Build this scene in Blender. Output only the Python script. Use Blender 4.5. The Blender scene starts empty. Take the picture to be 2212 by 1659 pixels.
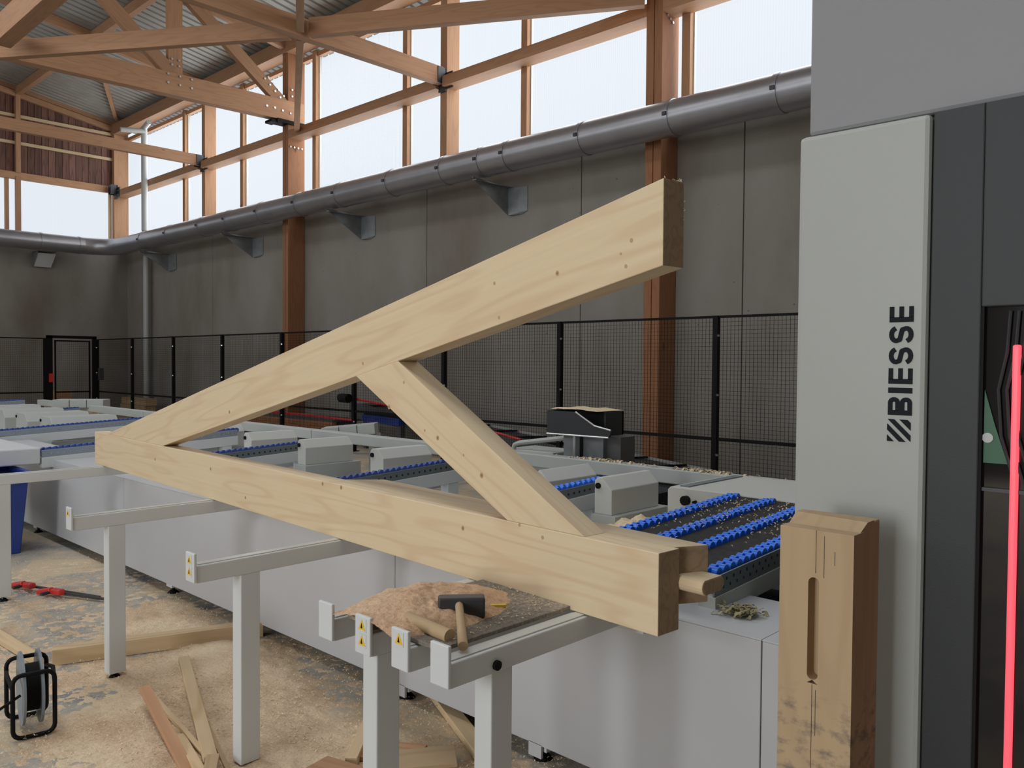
import bpy, math, random
import numpy as np
from mathutils import Vector, Matrix
random.seed(7); rng = np.random.default_rng(7)
sc = bpy.context.scene
COL = sc.collection

# ------------------------------------------------------------------ camera
F, CX, CY, H = 1780.0, 1106.0, 829.5, 1.65
def _n(v): return v / np.linalg.norm(v)
_a = _n(np.array([-765 - CX, 770 - CY, F])); _b = _n(np.array([2800 - CX, 797 - CY, F]))
_m = _n(_a + _b); _d = _a - _b; _d = _n(_d - _m * (_d @ _m))
_a = (_m + _d) / 2 ** .5; _b = (_m - _d) / 2 ** .5
_Z = np.cross(-_a, _b); _Z = -_Z if _Z[1] > 0 else _Z
R = np.stack([-_a, _b, _Z], 1)
def P(u, v, ax, val):
    """point of the room seen in direction (u, v) that lies on the plane axis = val"""
    r = R.T @ np.array([(u - CX) / F, (v - CY) / F, 1.0])
    t = (val - (0, 0, H)[ax]) / r[ax]
    return Vector(np.array([0, 0, H]) + r * t)
cam = bpy.data.cameras.new('camera'); co = bpy.data.objects.new('camera', cam); COL.objects.link(co)
cam.sensor_width = 36; cam.lens = 36 * F / 2212; cam.clip_start = .05; cam.clip_end = 300
co.matrix_world = Matrix(((R[0][0], -R[1][0], -R[2][0], 0), (R[0][1], -R[1][1], -R[2][1], 0), (R[0][2], -R[1][2], -R[2][2], H), (0, 0, 0, 1)))
sc.camera = co

# ------------------------------------------------------------------ world, lights, exposure
w = bpy.data.worlds.new('overcast_sky'); sc.world = w; w.use_nodes = True
bg = w.node_tree.nodes['Background']; bg.inputs[0].default_value = (.87, .93, 1, 1); bg.inputs[1].default_value = .95
def area(name, loc, rot, sx, sy, power, col=(1, 1, 1)):
    l = bpy.data.lights.new(name, 'AREA'); l.shape = 'RECTANGLE'; l.size = sx; l.size_y = sy; l.energy = power; l.color = col
    o = bpy.data.objects.new(name, l); COL.objects.link(o); o.location = loc; o.rotation_euler = rot
    return o
# daylight through the open gate of the hall behind the photographer
area('gate_daylight', (-1.15, -9.8, 2.9), (math.radians(90), 0, 0), 2.9, 4.4, 520, (.97, .985, 1))
# daylight of the glazed upper walls (long side, end, and the matching band on the photographer's side)
area('long_window_daylight', (-11.3, 11.3, 7.0), (math.radians(-80), 0, 0), 30, 3.2, 950, (.93, .97, 1))
area('front_window_daylight', (-15, -9.8, 7.0), (math.radians(80), 0, 0), 20, 2.6, 380, (.95, .98, 1))
# unseen translucent ridge strip, added overhead to brighten upward faces
area('ridge_fill_light', (-10, .5, 10.05), (0, 0, 0), 21, 2.2, 520, (.96, .98, 1))
sc.view_settings.view_transform = 'Standard'; sc.view_settings.look = 'None'
sc.view_settings.exposure = 0.0; sc.view_settings.gamma = 1; sc.view_settings.use_curve_mapping = False
sc.cycles.use_denoising = True
sc.cycles.max_bounces = 6; sc.cycles.diffuse_bounces = 4; sc.cycles.glossy_bounces = 3
sc.cycles.sample_clamp_indirect = 4; sc.cycles.caustics_reflective = False; sc.cycles.caustics_refractive = False

# ------------------------------------------------------------------ materials
def mat(name, col, rough=.6, metal=0, bump=0, bscale=20, var=0, vscale=3, spec=.5, emit=None):
    m = bpy.data.materials.new(name); m.use_nodes = True; nt = m.node_tree; b = nt.nodes['Principled BSDF']
    b.inputs['Base Color'].default_value = (*col, 1); b.inputs['Roughness'].default_value = rough
    b.inputs['Metallic'].default_value = metal; b.inputs['Specular IOR Level'].default_value = spec
    if emit:
        b.inputs['Emission Color'].default_value = (*emit[:3], 1); b.inputs['Emission Strength'].default_value = emit[3]
    tc = nt.nodes.new('ShaderNodeTexCoord')
    if var:
        n = nt.nodes.new('ShaderNodeTexNoise'); n.inputs['Scale'].default_value = vscale; n.inputs['Detail'].default_value = 5
        nt.links.new(tc.outputs['Object'], n.inputs['Vector'])
        r = nt.nodes.new('ShaderNodeValToRGB'); r.color_ramp.elements[0].position = .3; r.color_ramp.elements[1].position = .7
        r.color_ramp.elements[0].color = (*[c * (1 - var) for c in col], 1); r.color_ramp.elements[1].color = (*[min(1, c * (1 + var)) for c in col], 1)
        nt.links.new(n.outputs['Fac'], r.inputs[0]); nt.links.new(r.outputs[0], b.inputs['Base Color'])
    if bump:
        n = nt.nodes.new('ShaderNodeTexNoise'); n.inputs['Scale'].default_value = bscale; n.inputs['Detail'].default_value = 6
        nt.links.new(tc.outputs['Object'], n.inputs['Vector'])
        bp = nt.nodes.new('ShaderNodeBump'); bp.inputs['Strength'].default_value = bump; bp.inputs['Distance'].default_value = .01
        nt.links.new(n.outputs['Fac'], bp.inputs['Height']); nt.links.new(bp.outputs[0], b.inputs['Normal'])
    return m

def wood(name, light, dark, knot, ring=1.0, kn=1.6, rough=.65, fig=.55, tone=.12, dirt=None, kstr=.85):
    """timber whose grain runs along the object's own X axis"""
    m = bpy.data.materials.new(name); m.use_nodes = True; nt = m.node_tree; N = nt.nodes.new; L = nt.links.new
    b = nt.nodes['Principled BSDF']; b.inputs['Roughness'].default_value = rough; b.inputs['Specular IOR Level'].default_value = .25
    tc = N('ShaderNodeTexCoord'); oi = N('ShaderNodeObjectInfo')
    add = N('ShaderNodeVectorMath'); add.operation = 'ADD'
    sca = N('ShaderNodeVectorMath'); sca.operation = 'SCALE'; sca.inputs['Scale'].default_value = 13
    cmb = N('ShaderNodeCombineXYZ')
    for i in range(3): L(oi.outputs['Random'], cmb.inputs[i])
    L(cmb.outputs[0], sca.inputs[0]); L(tc.outputs['Object'], add.inputs[0]); L(sca.outputs[0], add.inputs[1])
    def mp(s):
        q = N('ShaderNodeMapping'); q.inputs['Scale'].default_value = s; L(add.outputs[0], q.inputs['Vector']); return q
    m1 = mp((.35 * ring, 3.2 * ring, 3.2 * ring))
    n1 = N('ShaderNodeTexNoise'); n1.inputs['Scale'].default_value = 1.6; n1.inputs['Detail'].default_value = 1; L(m1.outputs[0], n1.inputs['Vector'])
    mul = N('ShaderNodeMath'); mul.operation = 'MULTIPLY'; mul.inputs[1].default_value = 34; L(n1.outputs['Fac'], mul.inputs[0])
    sn = N('ShaderNodeMath'); sn.operation = 'SINE'; L(mul.outputs[0], sn.inputs[0])
    mr = N('ShaderNodeMapRange'); mr.inputs['From Min'].default_value = .1; mr.inputs['From Max'].default_value = 1; mr.inputs['To Max'].default_value = fig; L(sn.outputs[0], mr.inputs['Value'])
    m2 = mp((1.5, 55, 55)); n2 = N('ShaderNodeTexNoise'); n2.inputs['Scale'].default_value = 1; n2.inputs['Detail'].default_value = 3; L(m2.outputs[0], n2.inputs['Vector'])
    mx = N('ShaderNodeMix'); mx.data_type = 'RGBA'; mx.inputs[6].default_value = (*light, 1); mx.inputs[7].default_value = (*dark, 1)
    f = N('ShaderNodeMath'); f.operation = 'MULTIPLY_ADD'; f.inputs[1].default_value = .5; L(n2.outputs['Fac'], f.inputs[0]); L(mr.outputs[0], f.inputs[2])
    f2 = N('ShaderNodeMath'); f2.operation = 'SUBTRACT'; f2.inputs[1].default_value = .1; f2.use_clamp = True; L(f.outputs[0], f2.inputs[0]); L(f2.outputs[0], mx.inputs[0])
    m3 = mp((kn, kn * 2.2, kn * 2.2)); vo = N('ShaderNodeTexVoronoi'); vo.inputs['Scale'].default_value = 1; L(m3.outputs[0], vo.inputs['Vector'])
    kr = N('ShaderNodeMapRange'); kr.inputs['From Min'].default_value = .02; kr.inputs['From Max'].default_value = .065; kr.inputs['To Min'].default_value = kstr; kr.inputs['To Max'].default_value = 0; L(vo.outputs['Distance'], kr.inputs['Value'])
    mk = N('ShaderNodeMix'); mk.data_type = 'RGBA'; mk.inputs[7].default_value = (*knot, 1); L(kr.outputs[0], mk.inputs[0]); L(mx.outputs[2], mk.inputs[6])
    if dirt:
        s3 = N('ShaderNodeSeparateXYZ'); L(tc.outputs['Object'], s3.inputs[0])
        lo_ = N('ShaderNodeMapRange'); lo_.inputs['From Min'].default_value = dirt[1] - .04; lo_.inputs['From Max'].default_value = dirt[1] + .04; lo_.inputs['To Min'].default_value = 1; lo_.inputs['To Max'].default_value = 0; L(s3.outputs[0], lo_.inputs['Value'])
        m5 = N('ShaderNodeMapping'); m5.inputs['Scale'].default_value = (1.6, 1, 1); L(tc.outputs['Object'], m5.inputs[0])
        dn = N('ShaderNodeTexNoise'); dn.inputs['Scale'].default_value = 22; dn.inputs['Detail'].default_value = 6; dn.inputs['Roughness'].default_value = .65; L(m5.outputs[0], dn.inputs['Vector'])
        dr = N('ShaderNodeMapRange'); dr.inputs['From Min'].default_value = .5; dr.inputs['From Max'].default_value = .68; dr.inputs['To Max'].default_value = .75; L(dn.outputs['Fac'], dr.inputs['Value'])
        dm = N('ShaderNodeMath'); dm.operation = 'MULTIPLY'; L(lo_.outputs[0], dm.inputs[0]); L(dr.outputs[0], dm.inputs[1])
        mk2 = N('ShaderNodeMix'); mk2.data_type = 'RGBA'; mk2.inputs[7].default_value = (.13, .11, .10, 1); L(dm.outputs[0], mk2.inputs[0]); L(mk.outputs[2], mk2.inputs[6]); mk = mk2
    hs = N('ShaderNodeHueSaturation'); tr = N('ShaderNodeMapRange'); tr.inputs['To Min'].default_value = 1 - tone; tr.inputs['To Max'].default_value = 1 + tone
    L(oi.outputs['Random'], tr.inputs['Value']); L(tr.outputs[0], hs.inputs['Value']); L(mk.outputs[2], hs.inputs['Color']); L(hs.outputs[0], b.inputs['Base Color'])
    bp = N('ShaderNodeBump'); bp.inputs['Strength'].default_value = .15; bp.inputs['Distance'].default_value = .003; L(n2.outputs['Fac'], bp.inputs['Height']); L(bp.outputs[0], b.inputs['Normal'])
    return m

M = {}
M['larch'] = wood('larch_timber', (.42, .235, .13), (.29, .15, .08), (.09, .04, .02), ring=1.4, kn=.9, tone=.1, fig=.3)
M['larch_d'] = wood('larch_column', (.34, .16, .08), (.24, .105, .05), (.09, .04, .02), ring=1.6, kn=.7, tone=.06, fig=.3)
M['spruce'] = wood('planed_spruce', (.69, .565, .375), (.58, .395, .245), (.36, .20, .10), ring=1.7, kn=2.0, kstr=0, fig=.36, tone=.03)
M['endg_shaded'] = wood('shaded_spruce_end_grain', (.31, .215, .135), (.22, .145, .09), (.2, .12, .07), ring=3, kn=1, kstr=0, fig=.5, tone=.04)  # end grain, darkened further in colour to stand for shade on the ends
M['knot'] = mat('brown_knot', (.46, .31, .18), .6)
M['knotd'] = mat('dark_knot_core', (.27, .16, .09), .6)
M['spruce2'] = wood('rough_spruce', (.66, .50, .31), (.50, .34, .18), (.28, .15, .08), ring=1.2, kn=2)
M['oldwood'] = wood('aged_timber', (.50, .36, .215), (.38, .255, .14), (.13, .09, .06), ring=1.4, kn=2.6, fig=.35)
M['postw'] = wood('stained_post_timber', (.47, .34, .205), (.38, .26, .15), (.13, .09, .06), ring=1.6, kn=1.2, fig=.3, tone=.02, dirt=(0, .93))
M['clad'] = wood('dark_cladding', (.17, .085, .06), (.08, .04, .035), (.02, .012, .01), ring=1.2, kn=1.2, tone=.3)
M['batten'] = wood('pale_batten', (.60, .46, .28), (.5, .35, .2), (.3, .18, .1), kn=.4)
M['redwood'] = wood('reddish_offcut', (.52, .30, .17), (.40, .21, .11), (.15, .07, .04), kn=1)
M['white'] = mat('powder_coated_steel', (.62, .64, .64), .42, bump=.04, bscale=300)
M['whitey'] = mat('off_white_panel', (.56, .565, .53), .45, bump=.05, bscale=400)
M['colm'] = mat('grey_white_column_panel', (.36, .37, .345), .45, bump=.05, bscale=400)
M['casing'] = mat('grey_white_casing', (.50, .51, .525), .4, var=.03, vscale=1.5)
M['grey'] = mat('grey_cover_panel', (.235, .235, .245), .5, bump=.08, bscale=500)
M['dark'] = mat('anthracite_panel', (.036, .038, .040), .5, bump=.1, bscale=600, spec=.3)
M['black'] = mat('black_paint', (.006, .0055, .006), .6, spec=.15)
M['rubber'] = mat('black_rubber', (.010, .010, .010), .8, spec=.2)
M['duct'] = mat('galvanised_duct', (.36, .36, .38), .36, metal=.75, var=.08, vscale=2)
M['galv'] = mat('galvanised_sheet', (.24, .26, .27), .5, metal=.5, var=.12, vscale=8)
M['roofm'] = mat('roof_sheet_metal', (.36, .35, .32), .45, metal=.2, var=.08, vscale=2)
M['alu'] = mat('aluminium', (.6, .61, .62), .3, metal=.9)
M['steel'] = mat('dark_steel', (.05, .05, .055), .5, metal=.4)
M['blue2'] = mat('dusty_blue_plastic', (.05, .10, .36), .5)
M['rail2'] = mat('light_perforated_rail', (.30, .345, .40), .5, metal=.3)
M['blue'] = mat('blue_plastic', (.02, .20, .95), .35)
M['dblue'] = mat('dark_blue_plastic', (.02, .05, .26), .45, var=.1)
M['belt'] = mat('dark_table_plate', (.030, .029, .028), .75, spec=.2, var=.35, vscale=30)
M['rail'] = mat('grey_perforated_rail', (.17, .20, .21), .5, metal=.3)
M['hole'] = mat('dark_hole', (.015, .016, .017), .8)
M['yellow'] = mat('yellow_sticker', (.80, .50, .04), .5)
M['yel2'] = mat('yellow_pencil', (.75, .55, .05), .5)
M['ink'] = mat('black_ink', (.010, .012, .016), .7, spec=.15)
M['red'] = mat('red_plastic', (.55, .03, .025), .4)
M['green'] = mat('green_plastic', (.02, .10, .045), .5)
M['led'] = mat('red_light_strip', (.3, .02, .03), .4, emit=(1.0, .115, .15, 1.0))
M['reelg'] = mat('grey_blue_reel', (.22, .26, .30), .4, var=.1)
M['slat'] = mat('grey_slats', (.10, .095, .10), .6, metal=.2)
M['lgrey'] = mat('light_grey_paint', (.44, .46, .44), .45)

def gloss():
    m = mat('dark_glass', (.008, .007, .008), .06, spec=.6); return m
M['glass'] = gloss()

def concrete():
    m = bpy.data.materials.new('grey_concrete'); m.use_nodes = True; nt = m.node_tree; N = nt.nodes.new; L = nt.links.new
    b = nt.nodes['Principled BSDF']; b.inputs['Roughness'].default_value = .85; b.inputs['Specular IOR Level'].default_value = .2
    tc = N('ShaderNodeTexCoord')
    n1 = N('ShaderNodeTexNoise'); n1.inputs['Scale'].default_value = .55; n1.inputs['Detail'].default_value = 7; n1.inputs['Roughness'].default_value = .6
    mp = N('ShaderNodeMapping'); mp.inputs['Scale'].default_value = (1, 1, .45); L(tc.outputs['Object'], mp.inputs[0]); L(mp.outputs[0], n1.inputs['Vector'])
    r = N('ShaderNodeValToRGB'); e = r.color_ramp.elements; e[0].position = .3; e[0].color = (.20, .165, .135, 1); e[1].position = .68; e[1].color = (.30, .28, .255, 1)
    k = e.new(.5); k.color = (.255, .24, .21, 1)
    L(n1.outputs['Fac'], r.inputs[0])
    v = N('ShaderNodeTexVoronoi'); v.inputs['Scale'].default_value = 3.0; L(tc.outputs['Object'], v.inputs['Vector'])
    q = N('ShaderNodeMapRange'); q.inputs['From Min'].default_value = .02; q.inputs['From Max'].default_value = .06; q.inputs['To Min'].default_value = .6; q.inputs['To Max'].default_value = 0; L(v.outputs['Distance'], q.inputs['Value'])
    mx = N('ShaderNodeMix'); mx.data_type = 'RGBA'; mx.inputs[7].default_value = (.06, .055, .05, 1); L(q.outputs[0], mx.inputs[0]); L(r.outputs[0], mx.inputs[6]); L(mx.outputs[2], b.inputs['Base Color'])
    n2 = N('ShaderNodeTexNoise'); n2.inputs['Scale'].default_value = 14; n2.inputs['Detail'].default_value = 6; L(tc.outputs['Object'], n2.inputs['Vector'])
    bp = N('ShaderNodeBump'); bp.inputs['Strength'].default_value = .15; bp.inputs['Distance'].default_value = .02; L(n2.outputs['Fac'], bp.inputs['Height']); L(bp.outputs[0], b.inputs['Normal'])
    return m
M['conc'] = concrete()

def floor_mat():
    m = bpy.data.materials.new('dusty_concrete_floor'); m.use_nodes = True; nt = m.node_tree; N = nt.nodes.new; L = nt.links.new
    b = nt.nodes['Principled BSDF']; b.inputs['Roughness'].default_value = .8; b.inputs['Specular IOR Level'].default_value = .25
    tc = N('ShaderNodeTexCoord')
    def nz(s, d, rr=.55, dist=0):
        n = N('ShaderNodeTexNoise'); n.inputs['Scale'].default_value = s; n.inputs['Detail'].default_value = d; n.inputs['Roughness'].default_value = rr; n.inputs['Distortion'].default_value = dist
        L(tc.outputs['Object'], n.inputs['Vector']); return n
    a = nz(1.5, 8, .65, .6); r = N('ShaderNodeValToRGB'); e = r.color_ramp.elements
    e[0].position = .34; e[0].color = (.22, .22, .215, 1); e[1].position = .60; e[1].color = (.60, .48, .33, 1); k = e.new(.47); k.color = (.40, .375, .33, 1)
    L(a.outputs['Fac'], r.inputs[0])
    c = nz(55, 4, .7); r2 = N('ShaderNodeValToRGB'); r2.color_ramp.elements[0].position = .56; r2.color_ramp.elements[1].position = .66; L(c.outputs['Fac'], r2.inputs[0])
    mx = N('ShaderNodeMix'); mx.data_type = 'RGBA'; mx.inputs[7].default_value = (.72, .58, .40, 1); L(r2.outputs[0], mx.inputs[0]); L(r.outputs[0], mx.inputs[6]); L(mx.outputs[2], b.inputs['Base Color'])
    bp = N('ShaderNodeBump'); bp.inputs['Strength'].default_value = .3; bp.inputs['Distance'].default_value = .01; L(c.outputs['Fac'], bp.inputs['Height']); L(bp.outputs[0], b.inputs['Normal'])
    return m
M['floor'] = floor_mat()

def dust_mat(name, c1, c2, c3):
    m = bpy.data.materials.new(name); m.use_nodes = True; nt = m.node_tree; N = nt.nodes.new; L = nt.links.new
    b = nt.nodes['Principled BSDF']; b.inputs['Roughness'].default_value = .95; b.inputs['Specular IOR Level'].default_value = .05
    tc = N('ShaderNodeTexCoord')
    a = N('ShaderNodeTexNoise'); a.inputs['Scale'].default_value = 90; a.inputs['Detail'].default_value = 5; a.inputs['Roughness'].default_value = .7; L(tc.outputs['Object'], a.inputs['Vector'])
    g = N('ShaderNodeTexNoise'); g.inputs['Scale'].default_value = 3; g.inputs['Detail'].default_value = 4; L(tc.outputs['Object'], g.inputs['Vector'])
    ad = N('ShaderNodeMath'); ad.operation = 'MULTIPLY_ADD'; ad.inputs[1].default_value = .5; L(g.outputs['Fac'], ad.inputs[0])
    hf = N('ShaderNodeMath'); hf.operation = 'MULTIPLY'; hf.inputs[1].default_value = .5; L(a.outputs['Fac'], hf.inputs[0]); L(hf.outputs[0], ad.inputs[2])
    r = N('ShaderNodeValToRGB'); e = r.color_ramp.elements; e[0].position = .4; e[0].color = (*c1, 1); e[1].position = .62; e[1].color = (*c3, 1); k = e.new(.5); k.color = (*c2, 1)
    L(ad.outputs[0], r.inputs[0]); L(r.outputs[0], b.inputs['Base Color'])
    bp = N('ShaderNodeBump'); bp.inputs['Strength'].default_value = .8; bp.inputs['Distance'].default_value = .01; L(a.outputs['Fac'], bp.inputs['Height']); L(bp.outputs[0], b.inputs['Normal'])
    return m
M['dust'] = dust_mat('sawdust', (.56, .40, .26), (.74, .56, .39), (.84, .69, .49))
M['dust2'] = dust_mat('reddish_sawdust', (.52, .31, .19), (.68, .45, .29), (.78, .57, .39))
M['tray'] = dust_mat('dusty_grey_board', (.17, .155, .135), (.27, .235, .195), (.50, .42, .32))
M['shav'] = mat('pale_shavings', (.72, .58, .38), .8, var=.15, vscale=40)
M['moss'] = mat('olive_shavings', (.33, .29, .16), .85, var=.35, vscale=60)

def pane_mat():
    m = bpy.data.materials.new('ribbed_polycarbonate'); m.use_nodes = True; nt = m.node_tree; N = nt.nodes.new; L = nt.links.new
    nt.nodes.remove(nt.nodes['Principled BSDF']); out = nt.nodes['Material Output']
    tc = N('ShaderNodeTexCoord'); sx = N('ShaderNodeSeparateXYZ'); L(tc.outputs['Object'], sx.inputs[0])
    ad = N('ShaderNodeMath'); ad.operation = 'ADD'; L(sx.outputs[0], ad.inputs[0]); L(sx.outputs[1], ad.inputs[1])
    ml = N('ShaderNodeMath'); ml.operation = 'MULTIPLY'; ml.inputs[1].default_value = 150; L(ad.outputs[0], ml.inputs[0])
    sn = N('ShaderNodeMath'); sn.operation = 'SINE'; L(ml.outputs[0], sn.inputs[0])
    mr = N('ShaderNodeMapRange'); mr.inputs['From Min'].default_value = -1; mr.inputs['To Min'].default_value = .965; mr.inputs['To Max'].default_value = .985; L(sn.outputs[0], mr.inputs['Value'])
    cb = N('ShaderNodeCombineColor')
    for i in range(3): L(mr.outputs[0], cb.inputs[i])
    t = N('ShaderNodeBsdfTransparent'); L(cb.outputs[0], t.inputs[0])
    d = N('ShaderNodeBsdfTranslucent'); d.inputs[0].default_value = (.9, .93, .95, 1)
    mx = N('ShaderNodeMixShader'); mx.inputs[0].default_value = .012; L(t.outputs[0], mx.inputs[1]); L(d.outputs[0], mx.inputs[2]); L(mx.outputs[0], out.inputs[0])
    return m
M['pane'] = pane_mat()

# ------------------------------------------------------------------ mesh helpers
class MB:
    def __init__(s): s.v = []; s.f = []
    def poly(s, pts):
        n = len(s.v); s.v += [tuple(p) for p in pts]; s.f.append(tuple(range(n, n + len(pts)))); return s
    def box(s, x0, x1, y0, y1, z0, z1):
        return s.hexa([(x0, y0, z0), (x1, y0, z0), (x1, y1, z0), (x0, y1, z0), (x0, y0, z1), (x1, y0, z1), (x1, y1, z1), (x0, y1, z1)])
    def hexa(s, p):
        n = len(s.v); s.v += [tuple(q) for q in p]
        s.f += [tuple(n + i for i in f) for f in ((0, 3, 2, 1), (4, 5, 6, 7), (0, 1, 5, 4), (1, 2, 6, 5), (2, 3, 7, 6), (3, 0, 4, 7))]; return s
    def prism(s, pts, ext):
        """closed outline pts extruded by vector ext"""
        n = len(s.v); k = len(pts); ext = Vector(ext); pts = [Vector(p) for p in pts]
        s.v += [tuple(p) for p in pts] + [tuple(p + ext) for p in pts]
        s.f.append(tuple(range(n + k - 1, n - 1, -1))); s.f.append(tuple(range(n + k, n + 2 * k)))
        for i in range(k): j = (i + 1) % k; s.f.append((n + i, n + j, n + k + j, n + k + i))
        return s
    def bar(s, p0, p1, wd, ht, up=(0, 0, 1)):
        p0, p1 = Vector(p0), Vector(p1); d = (p1 - p0).normalized(); u = Vector(up); sd = d.cross(u).normalized(); u = sd.cross(d)
        a, b = sd * wd / 2, u * ht / 2
        return s.hexa([p0 - a - b, p1 - a - b, p1 + a - b, p0 + a - b, p0 - a + b, p1 - a + b, p1 + a + b, p0 + a + b])
    def cyl(s, p0, p1, r, n=16, r1=None, caps=True):
        p0, p1 = Vector(p0), Vector(p1); d = (p1 - p0).normalized(); t = Vector((0, 0, 1)) if abs(d.z) < .9 else Vector((1, 0, 0))
        a = d.cross(t).normalized(); b = d.cross(a); k = len(s.v); r1 = r if r1 is None else r1
        for p, q in ((p0, r), (p1, r1)):
            for i in range(n):
                an = 2 * math.pi * i / n; s.v.append(tuple(p + a * q * math.cos(an) + b * q * math.sin(an)))
        for i in range(n): j = (i + 1) % n; s.f.append((k + i, k + j, k + n + j, k + n + i))
        if caps: s.f.append(tuple(range(k + n - 1, k - 1, -1))); s.f.append(tuple(range(k + n, k + 2 * n)))
        return s
    def tube(s, pts, r, n=8, closed=False):
        pts = [Vector(p) for p in pts]; k0 = len(s.v); m = len(pts); prev = None
        for i, p in enumerate(pts):
            if closed: d = (pts[(i + 1) % m] - pts[i - 1]).normalized()
            else: d = (pts[min(i + 1, m - 1)] - pts[max(i - 1, 0)]).normalized()
            if prev is None: t = Vector((0, 0, 1)) if abs(d.z) < .9 else Vector((1, 0, 0)); a = d.cross(t).normalized()
            else: a = (prev - d * prev.dot(d)).normalized()
            prev = a; b = d.cross(a)
            for j in range(n): an = 2 * math.pi * j / n; s.v.append(tuple(p + a * r * math.cos(an) + b * r * math.sin(an)))
        for i in range(m if closed else m - 1):
            i2 = (i + 1) % m
            for j in range(n): j2 = (j + 1) % n; s.f.append((k0 + i * n + j, k0 + i * n + j2, k0 + i2 * n + j2, k0 + i2 * n + j))
        if not closed: s.f.append(tuple(range(k0 + n - 1, k0 - 1, -1))); s.f.append(tuple(range(k0 + (m - 1) * n, k0 + m * n)))
        return s
    def build(s, name, m, parent=None, frame=None, bevel=0, smooth=False, **props):
        me = bpy.data.meshes.new(name)
        if frame is not None: inv = frame.inverted(); vs = [tuple(inv @ Vector(p)) for p in s.v]
        else: vs = s.v
        me.from_pydata(vs, [], s.f); me.update()
        if isinstance(m, str): m = M[m]
        me.materials.append(m)
        if smooth:
            me.shade_smooth(); me.set_sharp_from_angle(angle=math.radians(40))
        o = bpy.data.objects.new(name, me); COL.objects.link(o)
        W = frame if frame is not None else Matrix.Identity(4)
        if parent is not None:
            o.parent = parent; o.matrix_local = parent.matrix_world_calc.inverted() @ W if hasattr(parent, 'matrix_world_calc') else PW(parent).inverted() @ W
        else: o.matrix_local = W
        if bevel:
            md = o.modifiers.new('edge', 'BEVEL'); md.width = bevel; md.segments = 2; md.limit_method = 'ANGLE'
        for k, v in props.items(): o[k] = v
        return o
def PW(o):
    mtx = o.matrix_basis.copy()
    while o.parent is not None: o = o.parent; mtx = o.matrix_basis @ mtx
    return mtx
def thing(name, label, cat, loc=(0, 0, 0), group=None):
    o = bpy.data.objects.new(name, None); COL.objects.link(o); o.location = loc; o.empty_display_size = .1
    o['label'] = label; o['category'] = cat
    if group: o['group'] = group
    return o
def tag(o, label, cat, group=None):
    o['label'] = label; o['category'] = cat
    if group: o['group'] = group
    return o
def frame_of(p0, p1, up=(0, 0, 1)):
    p0, p1 = Vector(p0), Vector(p1); x = (p1 - p0).normalized(); u = Vector(up)
    if abs(x.dot(u)) > .98: u = Vector((0, 1, 0))
    y = u.cross(x).normalized(); z = x.cross(y)
    return Matrix(((x.x, y.x, z.x, p0.x), (x.y, y.y, z.y, p0.y), (x.z, y.z, z.z, p0.z), (0, 0, 0, 1)))
def beam(name, p0, p1, wd, ht, m, parent=None, up=(0, 0, 1), bevel=0, **k):
    return MB().bar(p0, p1, wd, ht, up=up if abs((Vector(p1) - Vector(p0)).normalized().dot(Vector(up))) < .98 else (0, 1, 0)).build(name, m, parent, frame_of(p0, p1), bevel, **k)
def copy_tree(o, parent=None):
    c = o.copy(); COL.objects.link(c); c.parent = parent
    for ch in list(o.children): copy_tree(ch, c)
    return c
def structure(o): o['kind'] = 'structure'; return o
def sroot(name):
    o = bpy.data.objects.new(name, None); COL.objects.link(o); o['kind'] = 'structure'; return o

# value noise for heaps
def vnoise(x, y, seed=0, octv=4):
    r = np.zeros_like(x); amp = 1; tot = 0; fx = 1.0
    for k in range(octv):
        g = np.random.default_rng(seed + k).random((256, 256))
        X = x * fx; Y = y * fx; xi = np.floor(X).astype(int); yi = np.floor(Y).astype(int); a = X - xi; b = Y - yi
        a = a * a * (3 - 2 * a); b = b * b * (3 - 2 * b); q = lambda i, j: g[(i) % 256, (j) % 256]
        r += amp * ((q(xi, yi) * (1 - a) + q(xi + 1, yi) * a) * (1 - b) + (q(xi, yi + 1) * (1 - a) + q(xi + 1, yi + 1) * a) * b)
        tot += amp; amp *= .5; fx *= 2.1
    return r / tot
def heap(name, x0, x1, y0, y1, nx, ny, hf, m, z=0.0, parent=None, **props):
    xs = np.linspace(x0, x1, nx); ys = np.linspace(y0, y1, ny); X, Y = np.meshgrid(xs, ys)
    Zh = hf(X, Y); v = np.stack([X, Y, z + Zh], -1).reshape(-1, 3)
    keep = (Zh > 0.0)
    f = []
    for j in range(ny - 1):
        for i in range(nx - 1):
            if keep[j, i] or keep[j, i + 1] or keep[j + 1, i] or keep[j + 1, i + 1]:
                a = j * nx + i; f.append((a, a + 1, a + nx + 1, a + nx))
    b = MB(); b.v = [tuple(q) for q in v]; b.f = f
    used = sorted({i for q in f for i in q}); mp = {a: k for k, a in enumerate(used)}
    b.v = [b.v[i] for i in used]; b.f = [tuple(mp[i] for i in q) for q in f]
    return b.build(name, m, parent, smooth=True, **props)

YW = 10.75; XE = -27.4; ROOF = lambda y: 9.15 + .168 * (10.5 - y)
# ================================================================== SETTING
fl = MB().box(XE - .3, 4, -10.3, 11.2, -.2, 0).build('floor', 'floor'); structure(fl)
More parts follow.
